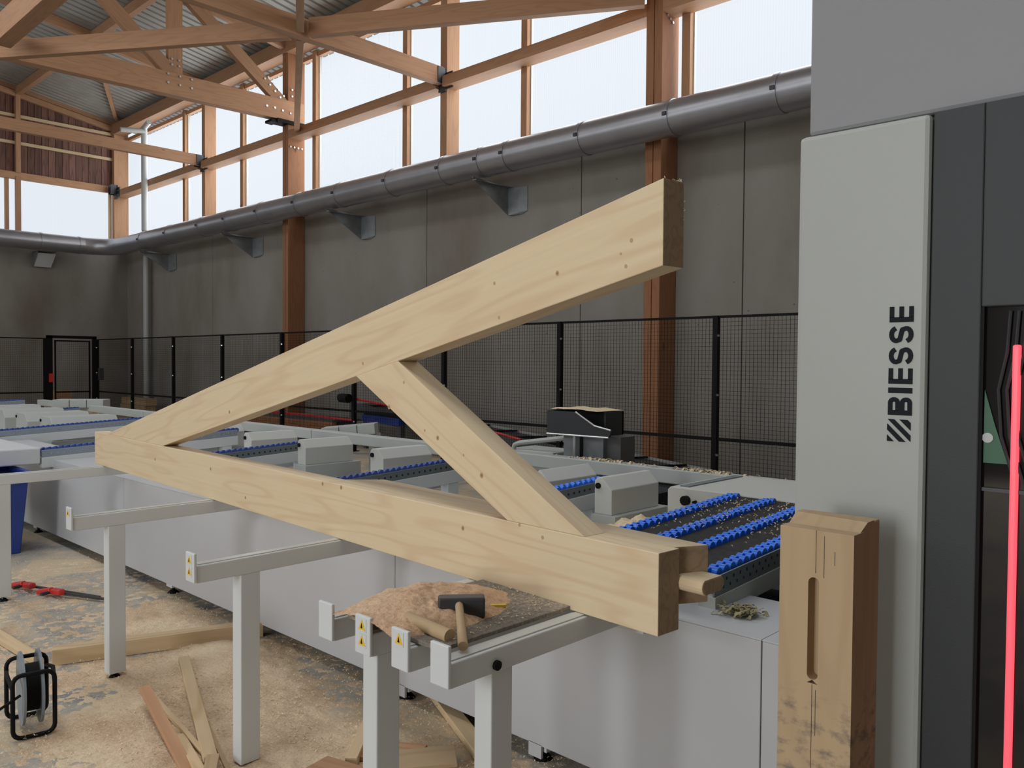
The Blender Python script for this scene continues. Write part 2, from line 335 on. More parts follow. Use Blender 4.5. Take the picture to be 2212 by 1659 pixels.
# long concrete wall with its cast panels
wb = sroot('wall_back'); jx = [4, -1.2, -4.35, P(1607, 400, 1, YW).x, P(1256, 400, 1, YW).x, -12.6, -17.1, -21.6, XE - .01]
for a, b in zip(jx[:-1], jx[1:]):
    MB().box(b + .008, a - .008, YW, YW + .25, 0, 5.3).build('concrete_panel', 'conc', wb, bevel=.006)
MB().box(XE, 4, YW + .03, YW + .24, 0, 5.28).build('core', 'hole', wb)
wl = sroot('wall_left')
for a, b in ((11.0, 6.1), (6.1, 1.0), (1.0, -4.5), (-4.5, -10.2)):
    MB().box(XE - .25, XE, b + .008, a - .008, 0, 5.3).build('concrete_panel', 'conc', wl, bevel=.006)
wf = sroot('wall_front')   # the photographer's side: solid below, gate opening and glazing band
MB().box(XE, -2.75, -10.3, -10.05, 0, 5.3).build('concrete_panel', 'conc', wf)
MB().box(.45, 4, -10.3, -10.05, 0, 5.3).build('concrete_panel', 'conc', wf)
MB().box(-4, 4, -10.3, -10.05, 5.2, 12).build('concrete_panel', 'conc', wf)
wr = sroot('shade_wall_right'); MB().box(1.25, 1.5, -10.3, 11, 0, 12).build('concrete_panel', 'conc', wr)  # unseen wall added close on the right to darken faces turned that way

# ceiling: profiled metal sheets, one metre wide, plus the far slope
ce = sroot('ceiling')
sheet = None
Yr = 1.7; x = XE - .3; si = 0
def roof_sheet(x0, wd, ya, yb, s):
    b = MB(); rib = []; pitch = .25
    for k in range(int(round(wd / pitch))):
        a = x0 + k * pitch; rib += [(a, 0), (a + .16, 0), (a + .17, .05), (a + .235, .05), (a + .245, 0)]
    rib.append((x0 + wd, 0)); n = len(rib)
    for y in (ya, yb):
        for q, dz in rib: b.v.append((q, y, (ROOF(y) if s > 0 else ROOF(Yr) - .168 * (Yr - y)) + dz))
    for i in range(n - 1): b.f.append((i, i + 1, n + i + 1, n + i))
    return b
base = roof_sheet(0, 1.0, 11.4, Yr, 1).build('roof_sheet', 'roofm', ce)
base2 = roof_sheet(0, 1.0, -.7, -10.6, -1).build('roof_sheet', 'roofm', ce)
for q_ in range(16): MB().box(XE + .05 + q_ * 1.95, XE + 1.95 + q_ * 1.95, -.75, Yr + .02, 10.62, 10.64).build('added_ridge_pane', 'pane', ce)  # unseen ridge glazing, added for the light from above
k = 0
while x < 4:
    for q in (base, base2):
        o = q if k == 0 else q.copy()
        if k: COL.objects.link(o)
        o.location = (x, 0, 0)
    x += 1.0; k += 1

# ---- long-side glazing: bays between posts, each with mullions, transom pieces and panes
posts = [-27.2, -21.4, -17.1, -11.75, -7.0, -1.6]
def girt_z(): return 6.72, 6.90
zg0, zg1 = 6.73, 6.90
mull = [P(u, 200, 1, 10.6).x for u in (1480, 1131, 874, 678, 521, 396)] + [-3.6]
bays = [(posts[i], posts[i + 1]) for i in range(5)] + [(-1.6, 1.25)]
for i, (a, b) in enumerate(bays):
    win = sroot('window_%d' % (i + 1))
    ms = [m for m in mull if a + .2 < m < b - .2]
    for m in ms:
        beam('mullion', (m, 10.67, 5.25), (m, 10.67, 8.75), .14, .13, 'larch', win, bevel=.004)
        MB().box(m + .062, m + .088, 10.70, 10.75, 5.25, 8.7).build('pane_bead', 'whitey', win)
    ed = [a] + ms + [b]
    for p, q in zip(ed[:-1], ed[1:]):
        for z0, z1 in ((5.25, 6.80), (6.82, 8.72)):
            MB().box(p + .03, q - .03, 10.752, 10.772, z0, z1).build('pane', 'pane', win)
    beam('sill', (a, 10.66, 5.27), (b, 10.66, 5.27), .16, .08, 'larch', win)
    beam('head_rail', (a, 10.70, 8.66), (b, 10.70, 8.66), .10, .10, 'larch', win)
# ---- end wall glazing and cladding
X0 = XE
wE = sroot('window_7')
def PE(u, v): return P(u, v, 0, X0 + .02)
zl = PE(20, 378).z; zl2 = PE(150, 400).z; yM = PE(38, 450).y; zr1 = (zl + zl2) / 2
MB().box(X0 - .06, X0 - .04, -3, 10.5, 5.2, zr1).build('pane', 'pane', wE)
beam('mullion', (X0 + .06, yM, 5.2), (X0 + .06, yM, zr1), .13, .13, 'larch', wE)
beam('mullion', (X0 + .0, yM - .28, 5.2), (X0 + .0, yM - .28, zr1), .10, .10, 'larch', wE)
beam('mullion', (X0 + .0, 10.22, 5.2), (X0 + .0, 10.22, zr1), .08, .08, 'batten', wE)
beam('mullion', (X0 + .06, yM - 3.2, 5.2), (X0 + .06, yM - 3.2, zr1), .13, .13, 'larch', wE)
beam('head_rail', (X0 + .04, -3, zr1 + .02), (X0 + .04, 10.3, zr1 + .02), .14, .20, 'larch', wE)
beam('sill', (X0 + .04, -3, 5.24), (X0 + .04, 10.4, 5.24), .16, .08, 'larch', wE)
nr = MB().prism([(-46, -14, 3.0), (-46, 16, 3.0), (-52, 16, 7.55), (-52, -14, 9.0)], (-.2, 0, -.1)).build('neighbour_roof', mat('pale_outside_roof', (.78, .80, .78), .8))
tag(nr, 'pale roof of a building outside, dimly seen through the end window', 'roof')
gb = sroot('wall_left_gable')
y = 10.55; 
plank = None
while y > 1.0:
    wd = .19
    b = MB().prism([(X0 - .05, y - wd + .006, zr1 + .1), (X0 - .05, y - .006, zr1 + .1), (X0 - .05, y - .006, ROOF(y)), (X0 - .05, y - wd + .006, ROOF(y - wd))], (.025 + random.random() * .008, 0, 0))
    b.build('cladding_board', 'clad', gb, frame_of((X0 - .05, y, zr1), (X0 - .05, y, zr1 + 2)))
    y -= wd
MB().box(X0 - .09, X0 - .052, -7.2, 10.8, zr1 + .1, 10.6).build('backing', 'hole', gb)
for v in (266, 321):
    zz = (PE(30, v - 24 if v == 266 else v - 10).z)
for (u0, v0, u1, v1) in ((50, 255, 252, 292), (50, 313, 252, 346)):
    a, b_ = PE(u0, v0), PE(u1, v1); zz = (a.z + b_.z) / 2
    beam('batten', (X0 + .03, 1.0, zz), (X0 + .03, 10.35, zz), .06, .09, 'batten', gb)
rf0 = beam('gable_rafter', (X0 + .08, 10.6, ROOF(10.6) - .24), (X0 + .08, 1.7, ROOF(1.7) - .24), .12, .16, 'larch', gb)
beam('gable_rafter', (X0 + .04, 10.6, ROOF(10.6) - .06), (X0 + .04, 1.7, ROOF(1.7) - .06), .10, .14, 'larch', gb)
beam('king_post', (X0 + .08, yM, zr1 + .1), (X0 + .08, yM, ROOF(yM) - .2), .14, .12, 'larch', gb)

# ================================================================== TIMBER FRAME
def two_ply(root, x0, x1, y0, y1, z0, z1, gap=.012, m='larch_d', bolts=()):
    xm = (x0 + x1) / 2
    for a, b in ((x0, xm - gap / 2), (xm + gap / 2, x1)):
        MB().box(a, b, y0, y1, z0, z1).build('post_ply', m, root, frame_of(((a + b) / 2, y0, z0), ((a + b) / 2, y0, z1)), bevel=.005)
def bolt_row(root, pts, axis=(1, 0, 0), r=.022):
    for p in pts:
        p = Vector(p); MB().cyl(p, p + Vector(axis) * .02, r, 6).build('bolt', 'alu', root)
c1 = thing('timber_column', 'thick reddish timber column behind the raised end of the spruce truss', 'column', (-6.96, 10.5, 0), 'timber columns of the hall')
two_ply(c1, -7.10, -6.82, 10.3, 10.74, 0, 8.85)
bolt_row(c1, [(-6.82, 10.42 + .07 * i, 6.78 - .035 * i) for i in range(3)])
c2 = thing('timber_column', 'timber column standing left of the middle, with black bracket below the roof truss', 'column', (-17.1, 10.5, 0), 'timber columns of the hall')
two_ply(c2, -17.24, -17.0, 10.3, 10.74, 0, 8.85)
bolt_row(c2, [(-17.0, 10.36 + .1 * i, 6.62) for i in range(4)])
c3 = thing('timber_column', 'pale timber column in the far corner between the two glazed walls', 'column', (-27.3, 10.5, 5.3), 'timber columns of the hall')
MB().box(-27.38, -27.2, 10.28, 10.72, 5.3, 8.9).build('post_ply', 'larch', c3, frame_of((-27.3, 10.5, 5.3), (-27.3, 10.5, 8.9)), bevel=.005)
for (xx, lab) in ((-11.75, 'slim window post behind the black hanger of the middle tie beam'), (-21.45, 'slim window post behind the black hanger of the far tie beam')):
    c = thing('window_post', lab, 'post', (xx, 10.55, 5.3), 'slim window posts')
    MB().box(xx - .09, xx + .09, 10.42, 10.74, 5.3, 8.85).build('post_ply', 'larch', c, frame_of((xx, 10.5, 5.3), (xx, 10.5, 8.8)), bevel=.005)
# horizontal girts of the long wall, one piece per bay
for i, (a, b) in enumerate(((-27.2, -21.54), (-21.36, -17.24), (-17.0, -11.84), (-11.66, -7.1), (-6.82, 1.25))):
    lab = ['in the farthest bay beside the corner column', 'between the far hanger and the middle column', 'right of the middle column up to the middle hanger', 'between the middle hanger and the thick column', 'right of the thick column above the duct'][i]
    g = beam('window_girt', (a, 10.475, 6.895), (b, 10.475, 6.895), .35, .19, 'larch', bevel=.004)
    tag(g, 'horizontal timber girt across the windows ' + lab, 'beam', 'girts across the windows')
ea = thing('eave_beam', 'long brown eave beam carrying the roof above the windows', 'beam', (-12, 10.5, 8.8), None)
beam('beam_piece', (XE, 10.42, 8.92), (4, 10.42, 8.92), .36, .32, 'larch', ea, bevel=.005)
pu = beam('purlin', (XE, 7.62, ROOF(7.62) - .13), (4, 7.62, ROOF(7.62) - .13), .14, .24, 'larch', bevel=.004); tag(pu, 'brown roof purlin nearest the windows, under the metal roof', 'beam', 'roof purlins')
pu = beam('purlin', (XE, 4.7, ROOF(4.7) - .13), (4, 4.7, ROOF(4.7) - .13), .14, .24, 'larch', bevel=.004); tag(pu, 'brown roof purlin farther from the windows, at the upper left', 'beam', 'roof purlins')
# truss on the middle column
def roof_truss(X, lab, near=False):
    t = thing('roof_truss', lab, 'truss', (X, 10.2, 7.2), 'roof trusses')
    beam('bottom_chord', (X, 10.55, 7.44), (X, -6.8, 7.44), .16, .57, 'larch', t, bevel=.005) if False else None
    beam('bottom_chord', (X, 10.72, 7.44), (X, 1.0, 7.26), .22, .46, 'larch', t, bevel=.005)
    beam('top_chord', (X, 10.6, ROOF(10.6) - .20), (X, 1.7, ROOF(1.7) - .20), .14, .30, 'larch', t, bevel=.005)
    beam('king_post', (X, 7.68, 7.5), (X, 7.68, ROOF(7.68) - .1), .13, .30, 'larch', t, bevel=.004)
    beam('diagonal', (X, 10.32, 7.50), (X, 7.9, ROOF(8) - .22), .14, .27, 'larch', t, bevel=.004)
    beam('diagonal', (X, 7.60, 7.62), (X, 5.0, ROOF(5.2) - .2), .14, .27, 'larch', t, bevel=.004)
    pts = []
    for y_, z_ in [(7.5, 7.56), (7.75, 7.56), (8.0, 7.56), (7.5, 7.38), (7.75, 7.38), (8.0, 7.38)]: pts.append((X + .11, y_, z_))
    for y_, z_ in [(7.6, 7.78), (7.75, 7.78), (7.6, 7.9), (7.75, 7.9)]: pts.append((X + .065, y_, z_))
    for y_, z_ in [(9.75, 7.42), (9.95, 7.42), (10.15, 7.40), (10.35, 7.38)]: pts.append((X + .11, y_, z_))
    for i in range(8): pts.append((X + .07, 9.72 + (i % 4) * .13 + (i // 4) * .09, 8.03 - (i % 4) * .11 + (i // 4) * .05))
    for i in range(4): pts.append((X + .10, 10.40 + (i % 2) * .1, 7.78 + (i // 2) * .15))
    bolt_row(t, pts, r=.026)
    MB().box(X - .16, X + .16, 10.0, 10.74, 7.12, 7.20).build('bearing_plate', 'black', t)
    MB().box(X - .14, X + .14, 9.85, 10.02, 7.09, 7.15).build('bearing_plate', 'black', t)
    return t
roof_truss(-17.1, 'large bolted timber roof truss bearing on the middle column')
roof_truss(-6.95, 'timber roof truss bearing on the thick column at the top edge')
def hanger(x, y, z, lab):
    h = thing('beam_hanger', lab, 'bracket', (x, y, z), 'black beam hangers on the girts')
    MB().box(x - .10, x + .10, y - .02, y + .02, z - .22, z + .2).box(x - .10, x - .08, y - .2, y, z - .1, z + .2).box(x + .08, x + .10, y - .2, y, z - .1, z + .2).build('plate', 'steel', h)
    MB().box(x + .1, x + .28, y - .01, y + .015, z - .18, z + .12).build('flange', 'steel', h)
    for i in range(4): MB().cyl((x + .14 + .08 * (i % 2), y - .01, z - .1 + .12 * (i // 2)), (x + .14 + .08 * (i % 2), y - .03, z - .1 + .12 * (i // 2)), .016, 6).build('bolt', 'alu', h)
tb = beam('tie_beam', (-11.75, 10.35, 7.01), (-11.75, 4.3, 7.01), .17, .31, 'larch', bevel=.005)
tag(tb, 'horizontal tie beam running from the middle black hanger toward the crossing braces', 'beam', 'tie beams between the trusses')
tb = beam('tie_beam', (-21.45, 10.35, 7.02), (-21.45, 2, 7.02), .15, .27, 'larch', bevel=.005)
tag(tb, 'horizontal tie beam on the far left running to the far black hanger', 'beam', 'tie beams between the trusses')
hanger(-11.75, 10.40, 6.95, 'black steel hanger on the girt at the right end of the middle tie beam')
hanger(-21.45, 10.40, 6.95, 'black steel hanger on the girt at the end of the far tie beam')
hanger(-27.1, 10.30, 6.95, 'black steel hanger on the far corner column')
N1 = Vector((-11.75, 7.34, 7.0)); 
def brace(a, b, wd, ht, lab, off=0):
    a, b = Vector(a), Vector(b); q = (b - a).normalized() * .18; a = a + q if (a - N1).length < .01 else a; b = b - q if (b - N1).length < .01 else b
    o = beam('wind_brace', Vector(a) + Vector((0, 0, off)), Vector(b) + Vector((0, 0, off)), wd, ht, 'larch', bevel=.004); tag(o, lab, 'beam', 'horizontal wind braces')
brace((-7.0, 10.1, 7.0), N1, .14, .29, 'dark horizontal brace from the thick column to the crossing node')
brace(N1, (-16.9, 4.0, 7.0), .14, .29, 'dark horizontal brace from the crossing node to the left edge')
brace((-16.7 + .1, 10.28, 6.99), N1, .12, .24, 'slim brace that looks upright, rising from the middle column to the node')
brace(N1, (-7.0, 4.35, 7.0), .12, .24, 'slim brace above the crossing node, leaving at the top edge')
lb = beam('ridge_tie', (-15.9, 4.2, 7.12), (-7, 4.2, 7.12), .26, .42, 'larch', bevel=.006); tag(lb, 'massive brown beam crossing the top left corner', 'beam')
# knee and roof braces
o = beam('roof_brace', (-26.8, 10.2, ROOF(10.2) - .06), (-21.5, 7.6, ROOF(7.6) - .06), .10, .09, 'larch'); tag(o, 'thin reddish brace fanning up from the far corner under the roof', 'beam')
o = beam('intermediate_rafter', (-21.45, 10.5, ROOF(10.5) - .12), (-21.45, 1.7, ROOF(1.7) - .12), .13, .22, 'larch'); tag(o, 'brown rafter under the metal roof above the far tie beam', 'beam', 'rafters between trusses')
o = beam('intermediate_rafter', (-11.75, 10.5, ROOF(10.5) - .12), (-11.75, 1.7, ROOF(1.7) - .12), .13, .22, 'larch'); tag(o, 'brown rafter at the top edge above the middle tie beam', 'beam', 'rafters between trusses')

# ================================================================== DUCT
DY, DZ, DR = 9.98, 5.10, .25; DX = -26.75
du = thing('ventilation_duct', 'long round galvanised duct along both concrete walls', 'duct', (-10, DY, DZ))
path = [(-25.9, DY, DZ)]
for i in range(1, 7):
    an = math.radians(15 * i); path.append((-25.9 - .8 * math.sin(an), DY - .8 + .8 * math.cos(an), DZ))
MB().tube([(1.2, DY, DZ)] + path[:1], DR, 32).build('straight_pipe', 'duct', du, smooth=True)
MB().tube(path, DR, 32).build('elbow', 'duct', du, smooth=True)
MB().tube([path[-1], (path[-1][0], -6, DZ)], DR, 32).build('end_pipe', 'duct', du, smooth=True)
for u, v in ((1670, 210), (1437, 270), (1245, 310), (1083, 345), (1027, 360), (945, 385), (830, 400), (720, 430), (633, 450), (552, 470), (483, 485), (425, 500), (355, 520), (298, 530)):
    x = P(u, v, 1, 9.75).x
    cl_ = MB().cyl((x - .035, DY, DZ), (x + .035, DY, DZ), DR + .012, 32).build('collar', 'duct', du, smooth=True)
    MB().box(x - .03, x + .03, DY - DR - .03, DY - DR + .01, DZ - .02, DZ + .03).build('clamp_lug', 'steel', cl_)
for y in (9.05, 8.0, 6.2):
    MB().cyl((path[-1][0], y - .03, DZ), (path[-1][0], y + .03, DZ), DR + .012, 32).build('collar', 'duct', du, smooth=True)
def bracket(x, lab, s=1.0):
    t = thing('duct_bracket', lab, 'bracket', (x, YW, 4.6), 'sheet metal duct brackets')
    z1 = 4.79; YB = YW - .012
    MB().prism([(x, YB, z1), (x, YB, z1 - .5), (x, YW - .08, z1 - .5), (x, 9.80, z1 + .02), (x, 9.80, z1 + .04)], (.012, 0, 0)).build('gusset', 'galv', t)
    MB().prism([(x + .40, YB, z1), (x + .40, YB, z1 - .48), (x + .1, 10.2, z1 - .05), (x + .05, 9.85, z1 + .04)], (.012, 0, 0)) 
    MB().poly([(x, YW - .08, z1 - .5), (x + .42, YB, z1 - .45), (x + .42, YB, z1 - .02), (x, YW - .08, z1 - .02)]).poly([(x, YW - .08, z1 - .5), (x + .42, YB, z1 - .45), (x + .3, YB, z1 - .5)]).build('wall_plate', 'galv', t)
    MB().box(x, x + .09, 9.80, YB, z1 - .02, z1 - .005).build('top_flange', 'galv', t)
for u, nm in ((1103, 'nearest duct bracket, under the right part of the duct'), (786, 'second duct bracket from the right, above the pale rafter'), (551, 'middle duct bracket left of the timber column'), (368, 'small far duct bracket near the corner down pipe')):
    bracket(P(u, 455, 1, YW).x, 'grey sheet metal ' + nm)
t = thing('duct_bracket', 'bright sheet metal bracket under the duct on the end wall', 'bracket', (XE, 8, 4.5), 'sheet metal duct brackets')
a = P(70, 575, 0, XE + .02); b_ = P(108, 545, 0, XE + .02)
MB().prism([(XE + .02, a.y, 4.85), (XE + .02, a.y, 4.42), (XE + .10, a.y, 4.42), (XE + .55, a.y, 4.85)], (0, .012, 0)).build('gusset', 'galv', t)
MB().poly([(XE + .10, a.y, 4.42), (XE + .10, b_.y, 4.42), (XE + .45, b_.y + .03, 4.80), (XE + .45, a.y, 4.80)]).build('wall_plate', 'white', t)
MB().box(XE + .02, XE + .6, a.y, b_.y, 4.84, 4.86).build('top_flange', 'galv', t)
dp = thing('down_pipe', 'slim grey plastic down pipe in the far corner', 'pipe', (-25.9, 10.5, 0))
xq = P(312, 420, 1, 10.15).x
MB().cyl((xq, 10.15, 5.46), (xq, 10.15, 8.42), .085, 14).build('pipe_length', 'lgrey', dp, smooth=True)
xl_ = P(316, 700, 1, 10.55).x
MB().cyl((xl_, 10.55, 0), (xl_, 10.55, 5.05), .085, 14).build('pipe_length', 'lgrey', dp, smooth=True)
MB().tube([(xl_, 10.55, 5.04), (xl_, 10.53, 5.12), (xq, 10.17, 5.40), (xq, 10.15, 5.47)], .085, 14).build('pipe_bend', 'lgrey', dp, smooth=True)
MB().cyl((xq - .1, 10.15, 8.42), (xq + .42, 10.12, 8.54), .075, 12).build('pipe_arm', 'lgrey', dp, smooth=True)
MB().cyl((xq + .05, 10.15, 8.34), (xq - .05, 9.5, 8.28), .07, 12).build('pipe_arm', 'lgrey', dp, smooth=True)

# ================================================================== SAFETY FENCE
FH = 2.245; FM = .74
fx = [-25.1, -22.63, -20.13, -17.62, -15.08, -12.58, -10.1, -7.62, -5.13, -2.6, -.1]
def mesh_panel(x0, x1, z0, z1, alongx=True, c=9.0):
    b = MB(); r = .0016; n = int(round((x1 - x0) / .05)); m = int(round((z1 - z0) / .05))
    def bb(a0, a1, q0, q1):
        if alongx: b.box(a0, a1, c - r, c + r, q0, q1)
        else: b.box(c - r, c + r, a0, a1, q0, q1)
    for i in range(1, n): a = x0 + (x1 - x0) * i / n; bb(a - r, a + r, z0, z1)
    for j in range(1, m): q = z0 + (z1 - z0) * j / m; bb(x0, x1, q - r, q + r)
    return b
fe = thing('safety_fence', 'long black wire mesh safety fence with posts along the back wall', 'fence', (-12, 9, 0))
for i, x in enumerate(fx):
    fp_ = MB().box(x - .035, x + .035, 8.965, 9.035, .0, FH).build('fence_post', 'black', fe, bevel=.004)
    MB().box(x - .09, x + .09, 8.93, 9.07, 0, .012).build('foot_plate', 'black', fp_)
    for z in (.55, 1.28, 2.0):
        MB().cyl((x + .035, 8.97, z), (x + .06, 8.95, z), .014, 8).build('clip', 'alu', fp_)
for x0, x1 in zip(fx[:-1], fx[1:]):
    a, b_ = x0 + .045, x1 - .045
    MB().box(a, b_, 8.985, 9.015, FH - .03, FH).build('top_rail', 'black', fe)
    MB().box(a, b_, 8.985, 9.015, FM - .02, FM + .02).build('middle_rail', 'black', fe)
    mesh_panel(a, b_, FM, FH - .03).build('wire_mesh', 'black', fe, kind='stuff')
    mesh_panel(a, b_, .1, FM).build('wire_mesh', 'black', fe, kind='stuff')
fe2 = thing('safety_fence', 'short black mesh fence left of the gate before the end wall', 'fence', (-25.1, 5, 0))
for y in (4.2, 7.62):
    MB().box(-25.14, -25.06, y - .04, y + .04, 0, FH).build('fence_post', 'black', fe2)
for a, b_ in ((.2, 4.16), (4.24, 7.58)):
    MB().box(-25.115, -25.085, a, b_, FH - .03, FH).build('top_rail', 'black', fe2)
    MB().box(-25.115, -25.085, a, b_, FM - .02, FM + .02).build('middle_rail', 'black', fe2)
    mesh_panel(a, b_, FM, FH - .03, False, -25.1).build('wire_mesh', 'black', fe2, kind='stuff')
    mesh_panel(a, b_, .1, FM, False, -25.1).build('wire_mesh', 'black', fe2, kind='stuff')
gt = thing('fence_gate', 'black framed mesh gate in the far corner of the fence', 'gate', (-25.1, 8.3, 0))
MB().box(-25.15, -25.05, 7.66, 7.80, 0, FH + .07).build('gate_post', 'black', gt)
MB().box(-25.15, -25.05, 8.86, 8.96, 0, FH + .05).build('gate_post', 'black', gt)
MB().box(-25.15, -25.05, 7.66, 8.96, FH + .0, FH + .08).build('lintel', 'black', gt)
lf = MB(); 
for a, b_, c_, d_ in ((7.86, 7.90, .1, FH - .05), (8.76, 8.80, .1, FH - .05), (7.86, 8.80, FH - .09, FH - .05), (7.86, 8.80, FM - .02, FM + .02), (7.86, 8.80, .1, .14)):
    lf.box(-25.115, -25.085, a, b_, c_, d_)
lf.build('gate_leaf', 'black', gt)
mesh_panel(7.90, 8.76, .12, FH - .07, False, -25.1).build('wire_mesh', 'black', gt, kind='stuff')
a = P(110, 816, 0, -25.02); MB().box(-25.03, -24.96, a.y - .05, a.y + .05, a.z - .12, a.z + .12).build('emergency_button', 'red', gt)
a = P(219, 808, 1, 8.97); MB().box(a.x - .06, a.x + .1, 8.9, 9.0, a.z - .17, a.z + .17).build('switch_box', 'steel', gt)

# ================================================================== BEHIND THE FENCE
cv = thing('inclined_conveyor', 'long grey inclined conveyor behind the right part of the fence', 'conveyor', (-7, 9.8, 0))
cA = Vector((-13.5, 9.55, .86)); cB = Vector((-3.4, 9.6, -.03))
def lane(t): return cA.lerp(cB, t)
side = Vector((0, .62, 0))
MB().prism([lane(0), lane(.97), lane(.97) + Vector((0, 0, -.12)), lane(0) + Vector((0, 0, -.30))], (0, .03, 0)).build('side_cheek', 'slat', cv)
MB().prism([lane(0) + side, lane(.97) + side, lane(.97) + side + Vector((0, 0, -.12)), lane(0) + side + Vector((0, 0, -.30))], (0, .03, 0)).build('side_cheek', 'lgrey', cv)
MB().prism([lane(0) + Vector((0, .03, -.04)), lane(.97) + Vector((0, .03, -.04)), lane(.97) + side + Vector((0, 0, -.04)), lane(0) + side + Vector((0, 0, -.04))], (0, 0, -.03)).build('belt', 'slat', cv)
for i in range(14):
    p = lane(.04 + i * .065) + Vector((0, .04, -.03)); MB().bar(p, p + Vector((.28, .55, .0)), .04, .03).build('flight', 'ink', cv)
for t_ in (.05, .4):
    p = lane(t_); MB().box(p.x - .04, p.x + .04, p.y, p.y + .08, 0, p.z - .1).build('leg', 'slat', cv)
def rope(name, lab, pts, r=.012, m='red', cat='cable'):
    tag(MB().tube(pts, r, 6).build(name, m), lab, cat)
rope('red_cable', 'taut red cable hanging low behind the fence left of the strut', [P(560, 888, 1, 9.055), P(660, 896, 1, 9.055), P(765, 908, 1, 9.055)], .022)
rope('red_cable', 'red cable behind the fence just right of the fence post with motor', [P(770, 862, 1, 9.055), P(860, 880, 1, 9.055), P(1000, 914, 1, 9.055), P(1125, 950, 1, 9.055)], .022)
rope('red_cable', 'red cable behind the rail right of the saw head', [P(1290, 992, 1, 9.055), P(1400, 1008, 1, 9.055), P(1560, 1052, 1, 9.055)], .02)
dk = thing('long_bench', 'dark low timber rack behind the fence at the middle', 'rack', (-14, 9.8, 0))
MB().box(-19.5, -13.8, 9.35, 9.45, .16, .45).build('front_board', 'larch_d', dk, frame_of((-14, 9.4, .3), (-13, 9.4, .3)))
MB().box(-19.5, -13.8, 9.35, 10.1, .45, .49).build('top_board', 'slat', dk)
for x in (-19, -16, -14): MB().box(x, x + .1, 9.4, 10.0, 0, .45).build('leg', 'slat', dk)
for i, (dx, dz) in enumerate(((0, .95), (.4, 1.05))):
    pass
mo = thing('drive_motor', 'small black motor bolted to the fence post seen through the truss', 'motor', (-12.7, 8.9, 1.2))
p = P(742, 860, 1, 8.9)
MB().cyl((p.x - .08, 8.9, p.z), (p.x + .17, 8.9, p.z), .085, 12).build('body', 'black', mo, smooth=True)
MB().cyl((p.x - .14, 8.9, p.z + .02), (p.x - .08, 8.9, p.z + .02), .06, 10).build('fan_cover', 'steel', mo, smooth=True)
bb = thing('blue_bundle', 'dark blue long profile lying behind the fence seen through the truss', 'profile', (-11, 9.4, .8))
p0 = P(790, 902, 1, 9.5); p1 = P(870, 912, 1, 9.5)
MB().bar(p0, p1, .18, .13).build('profile_bar', 'dblue', bb); MB().bar(p0 + Vector((0, 0, .09)), p1 + Vector((.3, 0, .08)), .1, .04).build('profile_bar', 'ink', bb)
MB().box(p0.x, p0.x + .08, 9.45, 9.55, 0, p0.z - .05).box(p1.x - .1, p1.x, 9.45, 9.55, 0, p1.z - .05).build('support', 'slat', bb)
# far timber stacks
for (px_, py_, wx, wy, m_, n_, lab) in ((-26.3, 8.35, .25, .45, 'redwood', 4, 'reddish cut timber blocks stacked behind the gate'), (-24.2, 9.75, .9, .3, 'oldwood', 3, 'brown pile of boards in the far corner behind the fence'), (-23.6, 8.3, .5, .3, 'batten', 3, 'pale timber offcut stack inside the far corner of the fence')):
    t = thing('timber_stack', lab, 'timber', (px_, py_, 0), 'far timber stacks')
    for k in range(n_):
        beam('board', (px_ - wx + .03 * k, py_ + .02 * k, .09 + k * .19), (px_ + wx - .05 * (k % 2), py_ + .02 * k, .09 + k * .19), wy, .185, m_, t)
t = thing('long_table', 'far pale jointed steel bench behind the rail end at the left', 'bench', (-19, 7.2, 0))
p0 = P(122, 871, 2, .93); p1 = P(232, 871, 2, .93)
for k in range(3):
    a = p0.lerp(p1, k / 3); b_ = p0.lerp(p1, (k + .96) / 3); MB().bar(a, b_, .35, .13).build('segment', 'lgrey', t, bevel=.005)
for q in (p0, p1): MB().box(q.x - .05, q.x + .05, q.y - .05, q.y + .05, 0, .8).build('leg', 'lgrey', t)

# ================================================================== MACHINE BASE (casing)
CYF = 2.515; ZC = .742
ba = thing('machine_base', 'low white casing running the whole length under the conveyor beams', 'machine base', (-5, 2.5, 0))
seg = [-.93, P(1645, 1405, 1, CYF).x, P(853, 1250, 1, CYF).x, -6.5, -8.9, -11.5]
for a, b_ in zip(seg[:-1], seg[1:]):
    MB().box(b_ + .002, a - .002, CYF, CYF + .02, .075, ZC).build('front_panel', 'casing', ba, bevel=.003)
    MB().box(b_ + .001, a - .001, CYF + .0, 2.97, ZC, ZC + .006).build('top_panel', 'casing', ba, bevel=.002)
MB().box(-11.5, -.93, 2.95, 2.97, .075, ZC).build('inner_wall', 'casing', ba)
MB().box(-11.5, -.93, 4.25, 4.27, .075, .60).build('inner_wall', 'casing', ba)
MB().box(-11.5, -2.4, 2.97, 4.25, .58, .60).build('inner_tray', 'casing', ba)
MB().box(-2.4, -.93, 2.97, 4.25, .40, .42).build('inner_tray', 'hole', ba)
for x in (-8.67, -5.75, -3.135, -2.245, -1.1):
    MB().box(x - .045, x + .045, CYF + .02, CYF + .10, .045, .10).build('foot_block', 'white', ba)
    MB().cyl((x, CYF + .05, .015), (x, CYF + .05, .05), .012, 10).cyl((x, CYF + .05, 0), (x, CYF + .05, .018), .04, 14, .025).build('levelling_foot', 'black', ba)
for x in (-3.13, -2.247):
    MB().box(x - .035, x + .035, CYF, CYF + .012, .022, .08).build('skirt_tab', 'casing', ba)

